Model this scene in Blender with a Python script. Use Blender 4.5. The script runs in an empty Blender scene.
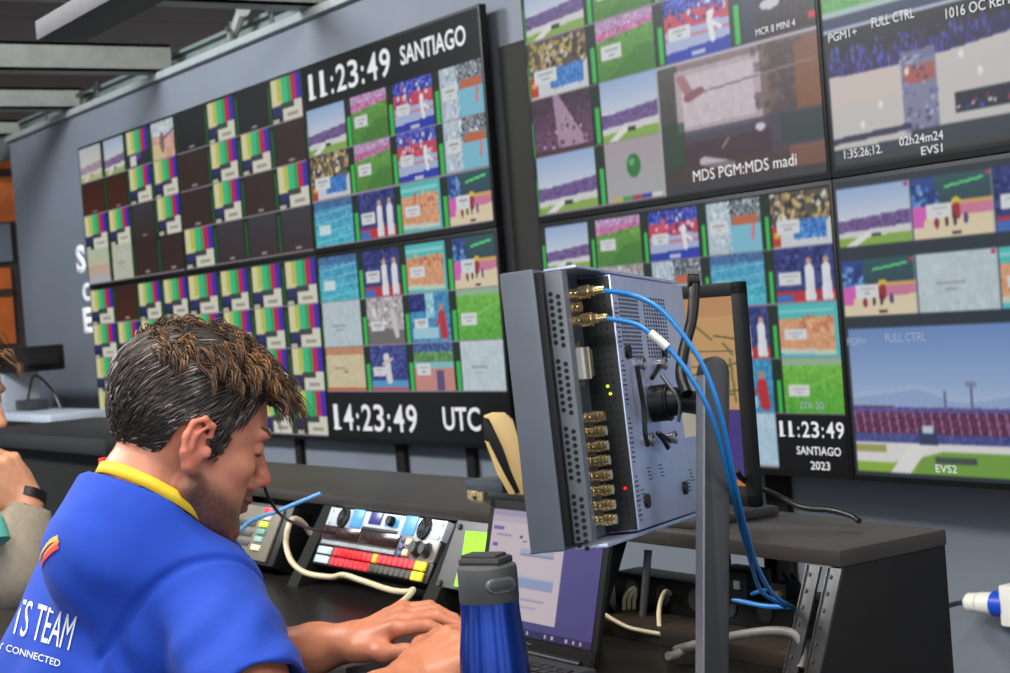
import bpy, bmesh, math, random
import numpy as np
from mathutils import Vector, Matrix
from mathutils.bvhtree import BVHTree

random.seed(11)
rng = np.random.default_rng(7)
SC = bpy.context.scene
COL = SC.collection
V = Vector

# ------------------------------------------------------------------ camera
FPX = 1665.93                      # focal length in pixels of the 1010 px wide frame
R_ = V((0.55149838, 0.8305258, -0.07795144))
U_ = V((0.02792115, 0.07501616, 0.99679135))
F_ = V((-0.83370855, 0.55190531, -0.01818205))
CAM = V((7.98725, -2.85348, 1.25))
cam_d = bpy.data.cameras.new('camera')
cam_d.sensor_width = 36.0
cam_d.lens = FPX / 1010.0 * 36.0
cam_d.clip_start = 0.05
cam_d.dof.use_dof = True
cam_d.dof.focus_distance = 2.0
cam_d.dof.aperture_fstop = 12.0
cam = bpy.data.objects.new('camera', cam_d)
COL.objects.link(cam)
cam.matrix_world = Matrix(((R_.x, U_.x, -F_.x, CAM.x), (R_.y, U_.y, -F_.y, CAM.y), (R_.z, U_.z, -F_.z, CAM.z), (0, 0, 0, 1)))
SC.camera = cam

# ------------------------------------------------------------------ light
vs = SC.view_settings
vs.view_transform = 'Standard'
vs.look = 'None'
vs.exposure = 0.0
vs.gamma = 1.0
vs.use_curve_mapping = False
SC.cycles.use_denoising = True
w = bpy.data.worlds.new('hall')
SC.world = w
w.use_nodes = True
# light from the unseen hall; noise pattern made up to give metal highlights
nt_ = w.node_tree
bg_ = nt_.nodes['Background']
bg_.inputs[0].default_value = (0.88, 0.93, 1.0, 1)
tc_ = nt_.nodes.new('ShaderNodeTexCoord')
mp_ = nt_.nodes.new('ShaderNodeMapping')
mp_.inputs['Scale'].default_value = (1.0, 1.0, 0.7)
nz_ = nt_.nodes.new('ShaderNodeTexNoise')
nz_.inputs['Scale'].default_value = 3.2
nz_.inputs['Detail'].default_value = 1.0
mr_ = nt_.nodes.new('ShaderNodeMapRange')
mr_.inputs['From Min'].default_value = 0.40
mr_.inputs['From Max'].default_value = 0.62
mr_.inputs['To Min'].default_value = 0.25
mr_.inputs['To Max'].default_value = 1.85
nt_.links.new(tc_.outputs['Generated'], mp_.inputs['Vector'])
nt_.links.new(mp_.outputs['Vector'], nz_.inputs['Vector'])
nt_.links.new(nz_.outputs['Fac'], mr_.inputs['Value'])
nt_.links.new(mr_.outputs['Result'], bg_.inputs[1])


def area(name, loc, aim, sx, sy, power, color):
    d = bpy.data.lights.new(name, 'AREA')
    d.shape = 'RECTANGLE'
    d.size, d.size_y = sx, sy
    d.energy = power
    d.color = color
    o = bpy.data.objects.new(name, d)
    COL.objects.link(o)
    o.location = loc
    o.rotation_euler = (V(aim) - V(loc)).to_track_quat('-Z', 'Y').to_euler()
    return o


area('unseen_light', (6.6, -2.2, 3.3), (6.3, -1.9, 0.8), 1.3, 0.5, 66, (1.0, 0.93, 0.82))
area('unseen_light', (4.6, -3.4, 3.3), (4.9, -1.2, 0.9), 1.6, 0.5, 100, (1.0, 0.95, 0.88))
area('unseen_light', (1.6, -3.4, 3.3), (1.4, -0.3, 1.3), 1.6, 0.5, 210, (0.92, 0.96, 1.0))
area('unseen_light', (9.2, -0.7, 3.0), (6.5, -1.7, 1.1), 1.2, 0.6, 45, (0.93, 0.94, 1.0))  # added lamp, put in to brighten the back of the broadcast monitor
area('unseen_light', (8.6, -3.9, 2.9), (6.3, -1.6, 0.9), 1.2, 0.8, 50, (0.95, 0.97, 1.0))


# ------------------------------------------------------------------ helpers
def lin(c):
    return tuple(((v / 255) / 12.92 if v / 255 <= 0.04045 else ((v / 255 + 0.055) / 1.055) ** 2.4) for v in c)


def at(x, y, t):
    """world point on the view ray of photo pixel (x, y), t metres deep"""
    return CAM + (F_ + R_ * ((x - 505) / FPX) - U_ * ((y - 336.5) / FPX)) * t


def ony(x, y, Y):
    d = at(x, y, 1) - CAM
    return CAM + d * ((Y - CAM.y) / d.y)


def onz(x, y, Z):
    d = at(x, y, 1) - CAM
    return CAM + d * ((Z - CAM.z) / d.z)


def onx(x, y, X):
    d = at(x, y, 1) - CAM
    return CAM + d * ((X - CAM.x) / d.x)


def mat(name, rgb, rough=0.5, metal=0.0, noise=0.0, nscale=20.0, bump=0.0, bscale=60.0, spec=0.5, coat=0.0, emit=None, estr=1.0, attr=None, sss=0.0, sheen=0.0):
    m = bpy.data.materials.new(name)
    m.use_nodes = True
    nt = m.node_tree
    b = nt.nodes['Principled BSDF']
    c = lin(rgb)
    b.inputs['Base Color'].default_value = (*c, 1)
    b.inputs['Roughness'].default_value = rough
    b.inputs['Metallic'].default_value = metal
    b.inputs['Specular IOR Level'].default_value = spec
    b.inputs['Coat Weight'].default_value = coat
    b.inputs['Coat Roughness'].default_value = 0.12
    if sss:
        b.inputs['Subsurface Weight'].default_value = sss
        b.inputs['Subsurface Radius'].default_value = (0.012, 0.005, 0.003)
        b.inputs['Subsurface Scale'].default_value = 0.6
    if sheen:
        b.inputs['Sheen Weight'].default_value = sheen
    tc = nt.nodes.new('ShaderNodeTexCoord')
    src = None
    if attr:
        a = nt.nodes.new('ShaderNodeAttribute')
        a.attribute_name = attr
        src = a.outputs['Color']
    if noise:
        n = nt.nodes.new('ShaderNodeTexNoise')
        n.inputs['Scale'].default_value = nscale
        n.inputs['Detail'].default_value = 5
        nt.links.new(tc.outputs['Object'], n.inputs['Vector'])
        mp = nt.nodes.new('ShaderNodeMapRange')
        mp.inputs['From Min'].default_value = 0.3
        mp.inputs['From Max'].default_value = 0.7
        mp.inputs['To Min'].default_value = 1 - noise
        mp.inputs['To Max'].default_value = 1 + noise
        nt.links.new(n.outputs['Fac'], mp.inputs['Value'])
        hsv = nt.nodes.new('ShaderNodeHueSaturation')
        hsv.inputs['Color'].default_value = (*c, 1)
        if src:
            nt.links.new(src, hsv.inputs['Color'])
        nt.links.new(mp.outputs['Result'], hsv.inputs['Value'])
        src = hsv.outputs['Color']
    if src:
        nt.links.new(src, b.inputs['Base Color'])
    if bump:
        n2 = nt.nodes.new('ShaderNodeTexNoise')
        n2.inputs['Scale'].default_value = bscale
        n2.inputs['Detail'].default_value = 4
        nt.links.new(tc.outputs['Object'], n2.inputs['Vector'])
        bp = nt.nodes.new('ShaderNodeBump')
        bp.inputs['Strength'].default_value = bump
        bp.inputs['Distance'].default_value = 0.01
        nt.links.new(n2.outputs['Fac'], bp.inputs['Height'])
        nt.links.new(bp.outputs['Normal'], b.inputs['Normal'])
    if emit:
        b.inputs['Emission Color'].default_value = (*lin(emit), 1)
        b.inputs['Emission Strength'].default_value = estr
    return m


def screen_mat(name, strength, rough=0.35):
    m = mat(name, (5, 5, 6), rough, noise=0.02, spec=.22)
    nt = m.node_tree
    b = nt.nodes['Principled BSDF']
    a = nt.nodes.new('ShaderNodeAttribute')
    a.attribute_name = 'picture'
    nt.links.new(a.outputs['Color'], b.inputs['Emission Color'])
    b.inputs['Emission Strength'].default_value = strength
    return m


class MB:
    """collects shapes, links them as ONE mesh object"""

    def __init__(s):
        s.bm = bmesh.new()

    def _add(s, vs_, fs):
        b = [s.bm.verts.new(v) for v in vs_]
        out = []
        for f in fs:
            try:
                out.append(s.bm.faces.new([b[i] for i in f]))
            except ValueError:
                pass
        return b, out

    def box(s, c, size, M=None, bevel=0.0, seg=2):
        x, y, z = size[0] / 2, size[1] / 2, size[2] / 2
        c = V(c)
        pts = [V((i, j, k)) for i in (-x, x) for j in (-y, y) for k in (-z, z)]
        pts = [(M @ (c + p)) if M is not None else c + p for p in pts]
        b, f = s._add(pts, [(0, 1, 3, 2), (4, 6, 7, 5), (0, 4, 5, 1), (2, 3, 7, 6), (0, 2, 6, 4), (1, 5, 7, 3)])
        if bevel:
            es = list({e for ff in f for e in ff.edges})
            bmesh.ops.bevel(s.bm, geom=es, offset=bevel, segments=seg, profile=0.6, affect='EDGES', clamp_overlap=True)
        return s

    def lohi(s, lo, hi, M=None, bevel=0.0, seg=2):
        lo, hi = V(lo), V(hi)
        return s.box((lo + hi) / 2, hi - lo, M, bevel, seg)

    def prism(s, poly, M, d0, d1, bevel=0.0):
        """2-D outline in the xy plane of M pushed from z=d0 to z=d1"""
        n = len(poly)
        pts = [M @ V((p[0], p[1], d0)) for p in poly] + [M @ V((p[0], p[1], d1)) for p in poly]
        fs = [tuple(reversed(range(n))), tuple(range(n, 2 * n))] + [(i, (i + 1) % n, n + (i + 1) % n, n + i) for i in range(n)]
        b, f = s._add(pts, fs)
        if bevel:
            es = list({e for ff in f[:2] for e in ff.edges})
            bmesh.ops.bevel(s.bm, geom=es, offset=bevel, segments=2, profile=0.6, affect='EDGES', clamp_overlap=True)
        return s

    def cyl(s, p0, p1, r0, r1=None, n=20, caps=True):
        r1 = r0 if r1 is None else r1
        p0, p1 = V(p0), V(p1)
        d = (p1 - p0).normalized()
        a = d.orthogonal().normalized()
        b = d.cross(a)
        ring = lambda p, r: [p + (a * math.cos(2 * math.pi * i / n) + b * math.sin(2 * math.pi * i / n)) * r for i in range(n)]
        fs = [(i, (i + 1) % n, n + (i + 1) % n, n + i) for i in range(n)]
        if caps:
            fs += [tuple(reversed(range(n))), tuple(range(n, 2 * n))]
        s._add(ring(p0, r0) + ring(p1, r1), fs)
        return s

    def tube(s, pts, r, n=8, steps=6, r_end=None, smooth=True):
        P = spline(pts, steps) if smooth else [V(p) for p in pts]
        m = len(P)
        up = None
        rings = []
        for i in range(m):
            t = (P[min(i + 1, m - 1)] - P[max(i - 1, 0)])
            if t.length < 1e-9:
                t = V((0, 0, 1))
            t.normalize()
            if up is None:
                up = t.orthogonal().normalized()
            up = (up - t * up.dot(t))
            up = up.normalized() if up.length > 1e-6 else t.orthogonal().normalized()
            bb = t.cross(up)
            rr = r if r_end is None else r + (r_end - r) * i / (m - 1)
            rings += [P[i] + (up * math.cos(2 * math.pi * k / n) + bb * math.sin(2 * math.pi * k / n)) * rr for k in range(n)]
        fs = [(i * n + k, i * n + (k + 1) % n, (i + 1) * n + (k + 1) % n, (i + 1) * n + k) for i in range(m - 1) for k in range(n)]
        fs += [tuple(reversed(range(n))), tuple(range((m - 1) * n, m * n))]
        s._add(rings, fs)
        return s

    def lathe(s, prof, M, n=40):
        """profile [(radius, z)] turned round the z axis of M"""
        pts = []
        for r, z in prof:
            pts += [M @ V((r * math.cos(2 * math.pi * i / n), r * math.sin(2 * math.pi * i / n), z)) for i in range(n)]
        fs = [(i * n + k, i * n + (k + 1) % n, (i + 1) * n + (k + 1) % n, (i + 1) * n + k) for i in range(len(prof) - 1) for k in range(n)]
        fs += [tuple(reversed(range(n))), tuple(range((len(prof) - 1) * n, len(prof) * n))]
        s._add(pts, fs)
        return s

    def ellipsoid(s, c, r, M=None, u=16, v=10):
        m = Matrix.Translation(c) @ Matrix.Diagonal((*r, 1))
        if M is not None:
            m = M @ m
        bmesh.ops.create_uvsphere(s.bm, u_segments=u, v_segments=v, radius=1, matrix=m)
        return s

    def ring(s, c, axis, R, r, n=28, k=8):
        axis = V(axis).normalized()
        a = axis.orthogonal().normalized()
        b = axis.cross(a)
        pts = []
        for i in range(n):
            d = a * math.cos(2 * math.pi * i / n) + b * math.sin(2 * math.pi * i / n)
            for j in range(k):
                t = 2 * math.pi * j / k
                pts.append(V(c) + d * (R + r * math.cos(t)) + axis * (r * math.sin(t)))
        s._add(pts, [(i * k + j, ((i + 1) % n) * k + j, ((i + 1) % n) * k + (j + 1) % k, i * k + (j + 1) % k) for i in range(n) for j in range(k)])
        return s

    def build(s, name, material, parent=None, smooth=True, angle=38):
        bmesh.ops.recalc_face_normals(s.bm, faces=s.bm.faces)
        me = bpy.data.meshes.new(name)
        s.bm.to_mesh(me)
        s.bm.free()
        me.materials.append(material)
        return link(name, me, parent, smooth, angle)


def link(name, me, parent=None, smooth=True, angle=38):
    if smooth:
        me.polygons.foreach_set('use_smooth', [True] * len(me.polygons))
        me.set_sharp_from_angle(angle=math.radians(angle))
    o = bpy.data.objects.new(name, me)
    COL.objects.link(o)
    if parent is not None:
        o.parent = parent
        o.matrix_parent_inverse = world_of(parent).inverted()
    return o


def world_of(o):
    m = Matrix.Translation(o.location)
    if o.parent is not None:
        m = world_of(o.parent) @ o.matrix_parent_inverse @ m
    return m


def spline(pts, steps=6):
    P = [V(p) for p in pts]
    if len(P) < 3:
        return P
    Q = [P[0] * 2 - P[1]] + P + [P[-1] * 2 - P[-2]]
    out = []
    for i in range(1, len(Q) - 2):
        a, b, c, d = Q[i - 1], Q[i], Q[i + 1], Q[i + 2]
        for k in range(steps):
            t = k / steps
            out.append(0.5 * ((2 * b) + (c - a) * t + (2 * a - 5 * b + 4 * c - d) * t * t + (3 * b - a - 3 * c + d) * t ** 3))
    out.append(P[-1])
    return out


def thing(name, label, cat, loc, group=None):
    o = bpy.data.objects.new(name, None)
    o.empty_display_size = 0.05
    COL.objects.link(o)
    o.location = loc
    return tag(o, label, cat, group)


def tag(o, label, cat, group=None, kind=None):
    o['label'] = label
    o['category'] = cat
    if group:
        o['group'] = group
    if kind:
        o['kind'] = kind
    return o


def struct(o, label=None):
    o['kind'] = 'structure'
    if label:
        o['label'] = label
    return o


def frame(o, ex, ey, ez):
    ex, ey, ez, o = V(ex), V(ey), V(ez), V(o)
    return Matrix(((ex.x, ey.x, ez.x, o.x), (ex.y, ey.y, ez.y, o.y), (ex.z, ey.z, ez.z, o.z), (0, 0, 0, 1)))


def text_mesh(name, body, M, height, material, parent=None, sx=1.0, bold=0.0, depth=0.0006, align='LEFT', width=None, shear=0.0, cap=None):
    """lettering in the xy plane of M; height = cap height, width = total width if given"""
    cu = bpy.data.curves.new(name, 'FONT')
    cu.body = body
    cu.align_x = 'LEFT'
    cu.offset = bold
    cu.shear = shear
    cu.extrude = 0
    cu.resolution_u = 3
    o = bpy.data.objects.new(name, cu)
    COL.objects.link(o)
    dg = bpy.context.evaluated_depsgraph_get()
    me = bpy.data.meshes.new_from_object(o.evaluated_get(dg))
    bpy.data.objects.remove(o)
    bpy.data.curves.remove(cu)
    n = len(me.vertices)
    co = np.empty(n * 3, np.float32)
    me.vertices.foreach_get('co', co)
    co = co.reshape(-1, 3)
    lo, hi = co.min(0), co.max(0)
    co[:, 0] -= lo[0]
    cap = cap or 0.729 if cap or any(ch.isupper() or ch.isdigit() for ch in body) else hi[1]
    k = height / cap
    kx = (width / max(hi[0] - lo[0], 1e-6)) if width else k * sx
    tw = (hi[0] - lo[0]) * kx
    ox = {'LEFT': 0, 'CENTER': -tw / 2, 'RIGHT': -tw}[align]
    out = [M @ V((float(c[0] * kx + ox), float(c[1] * k), depth)) for c in co]
    me.vertices.foreach_set('co', [q for p in out for q in p])
    me.materials.clear()
    me.materials.append(material)
    me.update()
    return link(name, me, parent, smooth=False)


# ------------------------------------------------------------------ materials
M_WALL = mat('wall_paint', (109, 116, 126), 0.75, noise=0.05, nscale=3, bump=0.08, bscale=180)
M_BLACK = mat('black_plastic', (13, 13, 14), 0.45, spec=.3, noise=0.15, nscale=40)
M_MATTE = mat('matte_black', (20, 20, 19), 0.8, spec=.25, noise=0.2, nscale=12)
M_DESK = mat('dark_laminate', (50, 46, 42), 0.38, noise=0.22, nscale=9, bump=0.05, bscale=220)
M_WORK = mat('black_worktop', (24, 22, 20), 0.34, noise=0.2, nscale=9, spec=.4)
M_DARK = mat('dark_grey_plastic', (44, 46, 50), 0.5, noise=0.1, nscale=30)
M_GREY = mat('grey_plastic', (96, 98, 102), 0.5, noise=0.08, nscale=30)
M_ALU = mat('aluminium', (140, 142, 144), 0.35, 0.9, noise=0.1, nscale=60)
M_STEEL = mat('galvanised_steel', (162, 165, 158), 0.55, 0.25, noise=0.12, nscale=14)
M_WHITE = mat('white_plastic', (226, 224, 216), 0.45, noise=0.04, nscale=30)
M_BRASS = mat('brass_contacts', (242, 216, 164), 0.2, 0.9, noise=0.1, nscale=80)
M_BLUECAB = mat('blue_cable_jacket', (34, 124, 196), 0.35, noise=0.06, nscale=50)
M_BLKCAB = mat('black_cable_jacket', (20, 20, 22), 0.35, noise=0.1, nscale=50)
M_BEIGE = mat('cream_cable_jacket', (206, 192, 160), 0.45, noise=0.06, nscale=50)
M_GREYCAB = mat('grey_cable_jacket', (110, 108, 104), 0.45, noise=0.08, nscale=50)
M_TEXT = mat('caption_light', (10, 10, 10), 0.5, noise=0.02, emit=(225, 225, 228), estr=1.0)
M_TEXTDIM = mat('caption_light_dim', (10, 10, 10), 0.5, noise=0.02, emit=(150, 160, 180), estr=1.0)
M_SCREEN = screen_mat('screen_picture', 0.92)
M_SCREEN_R = screen_mat('desk_screen_picture', 0.9, 0.3)
# ------------------------------------------------------------------ screen pictures (numpy rasters kept as vertex colours)
class Tile:
    """sub-rectangle of a raster with its own u (right) / v (down) coordinates 0..1"""

    def __init__(s, A, x0, y0, x1, y1):
        H, W = A.shape[:2]
        i0, i1, j0, j1 = int(round(y0 * H)), int(round(y1 * H)), int(round(x0 * W)), int(round(x1 * W))
        s.A = A[i0:i1, j0:j1]
        h, w_ = s.A.shape[:2]
        s.v, s.u = np.meshgrid((np.arange(h) + 0.5) / max(h, 1), (np.arange(w_) + 0.5) / max(w_, 1), indexing='ij')

    def fill(s, c):
        s.A[:] = c
        return s

    def mask(s, m, c, a=1.0):
        m = m.astype(float) * a
        s.A[:] = s.A * (1 - m[..., None]) + np.array(c, float) * m[..., None]
        return s

    def rect(s, u0, v0, u1, v1, c, a=1.0):
        return s.mask((s.u >= u0) & (s.u < u1) & (s.v >= v0) & (s.v < v1), c, a)

    def oval(s, u, v, ru, rv, c, a=1.0):
        return s.mask(((s.u - u) / ru) ** 2 + ((s.v - v) / rv) ** 2 < 1, c, a)

    def line(s, u0, v0, u1, v1, wd, c, a=1.0):
        du, dv = u1 - u0, v1 - v0
        t = np.clip(((s.u - u0) * du + (s.v - v0) * dv) / (du * du + dv * dv + 1e-9), 0, 1)
        return s.mask((s.u - u0 - t * du) ** 2 + (s.v - v0 - t * dv) ** 2 < wd * wd, c, a)

    def grad(s, v0, v1, c0, c1):
        m = (s.v >= v0) & (s.v < v1)
        t = np.clip((s.v - v0) / (v1 - v0), 0, 1)[..., None]
        s.A[m] = (np.array(c0) * (1 - t) + np.array(c1) * t)[m]
        return s

    def noise(s, v0, v1, amp, step=2, u0=0, u1=1):
        h, w_ = s.A.shape[:2]
        n = rng.normal(0, 1, (h // step + 2, w_ // step + 2))
        n = np.repeat(np.repeat(n, step, 0), step, 1)[:h, :w_]
        m = ((s.v >= v0) & (s.v < v1) & (s.u >= u0) & (s.u < u1)).astype(float)
        s.A[:] = np.clip(s.A + (n * m * amp)[..., None], 0, 255)
        return s

    def speck(s, u0, v0, u1, v1, cols, n, r=0.03):
        for _ in range(n):
            u, v = rng.uniform(u0, u1), rng.uniform(v0, v1)
            s.oval(u, v, r * rng.uniform(.6, 1.3), r * 1.5 * rng.uniform(.6, 1.3), cols[rng.integers(len(cols))], .85)
        return s

    def card(s, u=.12, v=.42, w=.38, h=.26):
        s.rect(u, v, u + w, v + h, (222, 226, 228))
        s.rect(u + .07, v + h * .28, u + w - .06, v + h * .42, (140, 140, 145), .7)
        s.rect(u + .13, v + h * .62, u + w - .13, v + h * .76, (140, 140, 145), .7)
        return s


def t_bars(t, card=True, soft=0.0):
    cs = [(226, 220, 168), (200, 204, 70), (52, 206, 140), (38, 176, 76), (206, 22, 92), (62, 40, 188)]
    t.fill((40, 44, 46))
    ed = [0, .2, .36, .56, .66, .84, 1.0]
    for k in range(6):
        t.rect(ed[k], 0, ed[k + 1], .60, cs[k])
    t.rect(0, .52, .36, .62, (226, 220, 150), .8)
    if card:
        t.rect(0, .62, .34, 1, (34, 44, 58))
        t.rect(.02, .60, .34, .80, (46, 50, 120), .8)
        t.rect(.3, .56, .72, .70, (66, 74, 72))
        t.rect(.36, .70, 1, 1, (222, 220, 200))
        t.rect(.74, .56, 1, .72, (222, 220, 200))
        t.rect(.5, .80, .86, .88, (150, 146, 130), .8)
        t.rect(0, .90, .2, 1, (214, 210, 190), .9)
    else:
        t.rect(0, .62, 1, 1, (52, 48, 66))
        t.rect(.1, .66, .4, .95, (220, 214, 220))
        t.rect(.4, .62, .62, .8, (90, 60, 150))
    t.A[:] = t.A * (1 - soft) + 150 * soft


def t_black(t, c=(36, 36, 40), c2=None):
    t.grad(0, 1.01, c, c2 or c)
    t.rect(.42, .86, .62, .91, (190, 190, 190), .7)


def t_brown(t):
    t_black(t, (66, 34, 26), (84, 38, 24))


def t_stadium(t, pale=0.0):
    t.grad(0, .55, (150, 180, 228), (206, 214, 230))
    t.mask(t.v > .56 - .10 * t.u, (112, 84, 150))
    t.noise(.5, .8, 14)
    t.mask(t.v > .76 - .06 * t.u, (216, 216, 214))
    t.mask(t.v > .86 - .03 * t.u, (140, 184, 70))
    t.rect(.45, .80, .58, .86, (50, 60, 60))
    t.mask(t.u + .9 * t.v < 1.15, (228, 226, 224), 0.0)
    t.line(.15, 1.0, .4, .82, .05, (232, 230, 228))
    t.A[:] = t.A * (1 - pale) + np.array((214, 204, 176)) * pale


def t_pitch(t, cap=True):
    t.grad(0, 1.01, (112, 178, 66), (74, 142, 50))
    t.mask(t.v < .34 - .12 * t.u, (206, 110, 170))
    t.mask(t.v < .18 - .05 * t.u, (196, 150, 200))
    t.noise(0, .34, 22)
    t.noise(.34, 1, 6, 3)
    t.mask((t.v > .55) & (t.v > 1.15 - .9 * t.u), (62, 128, 44), .6)
    t.card(.08, .42, .36, .24)


def t_green(t):
    t.grad(0, 1.01, (120, 202, 66), (86, 184, 52))
    t.noise(0, 1, 8, 3)
    t.mask(t.v < .12, (150, 190, 150))
    t.line(0, .7, 1, .25, .02, (150, 214, 96), .6)
    t.card(.08, .46, .36, .22)


def t_taek(t):
    t.fill((176, 186, 226))
    t.mask(t.v < .30, (52, 70, 196))
    t.noise(0, .3, 40, 2)
    t.mask((t.v > .26) & (t.v < .5 + .04 * np.sin(t.u * 14)), (218, 60, 88))
    t.speck(.05, .1, .95, .45, [(230, 90, 110), (60, 60, 200), (236, 236, 240), (40, 40, 120)], 34, .03)
    t.mask((t.v > .5) & (t.v < .78), (172, 186, 226))
    t.rect(0, .60, 1, .66, (226, 100, 120), .7)
    t.mask(t.v > .78 + .06 * (1 - t.u), (30, 54, 190))
    t.oval(.72, .40, .05, .08, (240, 240, 244))
    t.line(.70, .45, .74, .78, .04, (236, 236, 240))
    t.line(.72, .5, .86, .62, .03, (236, 236, 240))
    t.card(.06, .44, .34, .22)
    t.rect(.4, .88, .62, .95, (230, 232, 240), .8)


def t_street(t):
    t.fill((178, 200, 214))
    t.mask(t.u > .45, (120, 130, 140))
    t.noise(0, .35, 46, 2, .4, 1)
    t.rect(.5, .30, .95, .46, (206, 104, 62))
    t.mask((t.v > .46) & (t.u > .42), (122, 196, 222))
    t.rect(.1, 0, .4, 1, (190, 206, 220))
    t.noise(0, 1, 16, 3, .05, .45)
    t.line(.86, .5, .84, .75, .03, (226, 120, 140))
    t.card(.04, .36, .36, .24)


def t_crowd(t):
    t.fill((92, 82, 70))
    t.speck(0, .02, 1, .5, [(214, 186, 120), (60, 54, 60), (230, 226, 220), (40, 40, 44), (176, 140, 90), (200, 170, 60)], 120, .035)
    t.mask(t.v > .55 + .05 * np.sin(t.u * 30), (210, 214, 220))
    t.rect(.36, .52, .92, .86, (52, 128, 214))
    t.noise(.5, .9, 24, 2, .36, .92)
    t.rect(0, .6, .14, .95, (206, 54, 36))
    t.rect(.03, .7, .12, .8, (230, 180, 50))
    t.card(.08, .5, .4, .24)


def t_pool(t):
    t.grad(0, 1.01, (66, 150, 206), (60, 196, 214))
    t.rect(0, 0, 1, .16, (60, 110, 170))
    t.noise(0, 1, 12, 3)
    for k in range(4):
        t.line(0, .3 + .2 * k, 1, .2 + .2 * k, .012, (150, 220, 236), .7)
    t.rect(.1, .52, .4, .74, (206, 232, 238))


def t_judo(t):
    t.grad(0, 1.01, (40, 52, 132), (54, 60, 126))
    t.noise(0, .7, 16, 3)
    t.rect(0, .76, 1, 1, (200, 40, 60))
    t.rect(0, .82, .5, 1, (60, 110, 200))
    t.rect(.28, .8, .62, 1, (210, 40, 60))
    for u in (.58, .86):
        t.oval(u, .26, .05, .07, (206, 160, 130))
        t.line(u, .38, u, .6, .075, (232, 234, 240))
        t.line(u - .03, .6, u - .04, .92, .045, (232, 234, 240))
        t.line(u + .03, .6, u + .05, .92, .045, (226, 228, 236))
    t.card(.06, .42, .38, .24)


def t_beach(t):
    t.fill((70, 200, 200))
    t.mask((t.v > .26 - .02 * t.u), (230, 160, 112))
    t.rect(0, .1, 1, .16, (150, 224, 220), .8)
    t.noise(.26, .8, 10, 2)
    t.speck(.2, .22, .95, .5, [(214, 110, 70), (236, 190, 150), (200, 96, 60)], 26, .03)
    t.mask(t.v > .80 + .06 * t.u, (206, 214, 196))
    t.mask(t.v > .9 + .04 * t.u, (80, 200, 206))
    t.mask(t.u > .93, (80, 196, 200))
    t.card(.08, .46, .38, .2)


def t_weights(t):
    t.grad(0, .42, (40, 92, 96), (46, 76, 90))
    t.rect(0, 0, .3, .5, (38, 70, 150))
    t.speck(0, .1, .32, .5, [(64, 140, 220), (30, 50, 120), (120, 170, 230)], 26, .035)
    t.line(.44, .19, .88, .11, .022, (84, 230, 120))
    t.mask(t.v > .46 + .02 * t.u, (216, 120, 160))
    t.mask((t.v > .42) & (t.u > .5) & (t.v < .5), (226, 170, 90))
    t.rect(0, .46, .18, .86, (226, 90, 190))
    t.mask((t.v > .70 - .05 * t.u) & (t.u > .14), (232, 214, 172))
    t.mask(t.v > .80, (232, 214, 176))
    t.oval(.55, .44, .06, .07, (232, 196, 60))
    t.line(.55, .52, .54, .68, .05, (170, 40, 50))
    for u in (.42, .52):
        t.line(u, .66, u, .8, .02, (60, 50, 60))
    t.oval(.30, .76, .03, .09, (150, 40, 80))
    t.oval(.66, .72, .03, .09, (90, 60, 140))
    t.card(.18, .44, .32, .24)
    t.rect(.48, .91, .6, .95, (60, 50, 50))


def t_map(t, c=(190, 208, 216)):
    t.fill(c)
    t.noise(0, 1, 4, 4)
    t.line(.1, .2, .5, .9, .008, (160, 186, 190), .7)
    t.line(.8, .1, .9, .9, .008, (166, 196, 206), .7)
    t.rect(.24, .5, .6, .54, (150, 150, 156), .7)
    t.rect(.34, .6, .5, .64, (150, 150, 156), .7)


def t_fence(t):
    t.fill((184, 176, 178))
    t.noise(0, .6, 24, 3)
    t.mask(t.v > .58 + .12 * t.u, (116, 110, 110))
    t.line(.7, .3, .8, .8, .06, (210, 206, 204))
    t.oval(.2, .3, .06, .1, (230, 228, 224))
    t.card(.1, .5, .36, .2)


def t_red(t):
    t.fill((54, 150, 206))
    t.rect(0, 0, .42, .35, (30, 40, 130))
    t.rect(.42, .0, .62, .5, (150, 214, 226))
    t.noise(0, 1, 14, 3)
    t.oval(.80, .30, .06, .09, (190, 140, 110))
    t.line(.80, .45, .84, .85, .09, (206, 40, 50))
    t.line(.78, .5, .66, .62, .03, (206, 50, 56))
    t.rect(.05, .68, .7, .9, (160, 210, 232))
    t.card(.1, .5, .34, .2)


def t_cream(t):
    t.fill((216, 202, 160))
    t.rect(0, 0, 1, .16, (206, 140, 100))
    t.rect(0, .9, 1, 1, (214, 110, 70))
    t.noise(0, 1, 5, 3)
    t.rect(.2, .45, .5, .5, (150, 146, 120), .7)
    t.oval(.52, .55, .06, .04, (140, 130, 110), .7)


def t_gym(t):
    t.fill((52, 66, 150))
    t.noise(0, .7, 22, 2)
    t.rect(0, .76, 1, 1, (80, 160, 214))
    t.rect(0, .9, 1, 1, (196, 80, 110))
    t.line(.45, .25, .5, .75, .08, (220, 220, 228))
    t.line(.35, .4, .6, .3, .03, (220, 190, 180))
    t.card(.06, .46, .34, .2)


def t_track(t):
    t.fill((110, 170, 196))
    t.rect(0, 0, 1, .18, (60, 90, 160))
    t.rect(0, .18, 1, .38, (90, 150, 80))
    t.noise(0, .5, 20, 2)
    t.mask(t.v > .5, (214, 140, 130))
    t.rect(.55, .55, .75, 1, (90, 80, 130))
    t.mask((t.v > .4) & (t.v < .52), (130, 200, 206))
    t.card(.06, .42, .36, .24)


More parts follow.
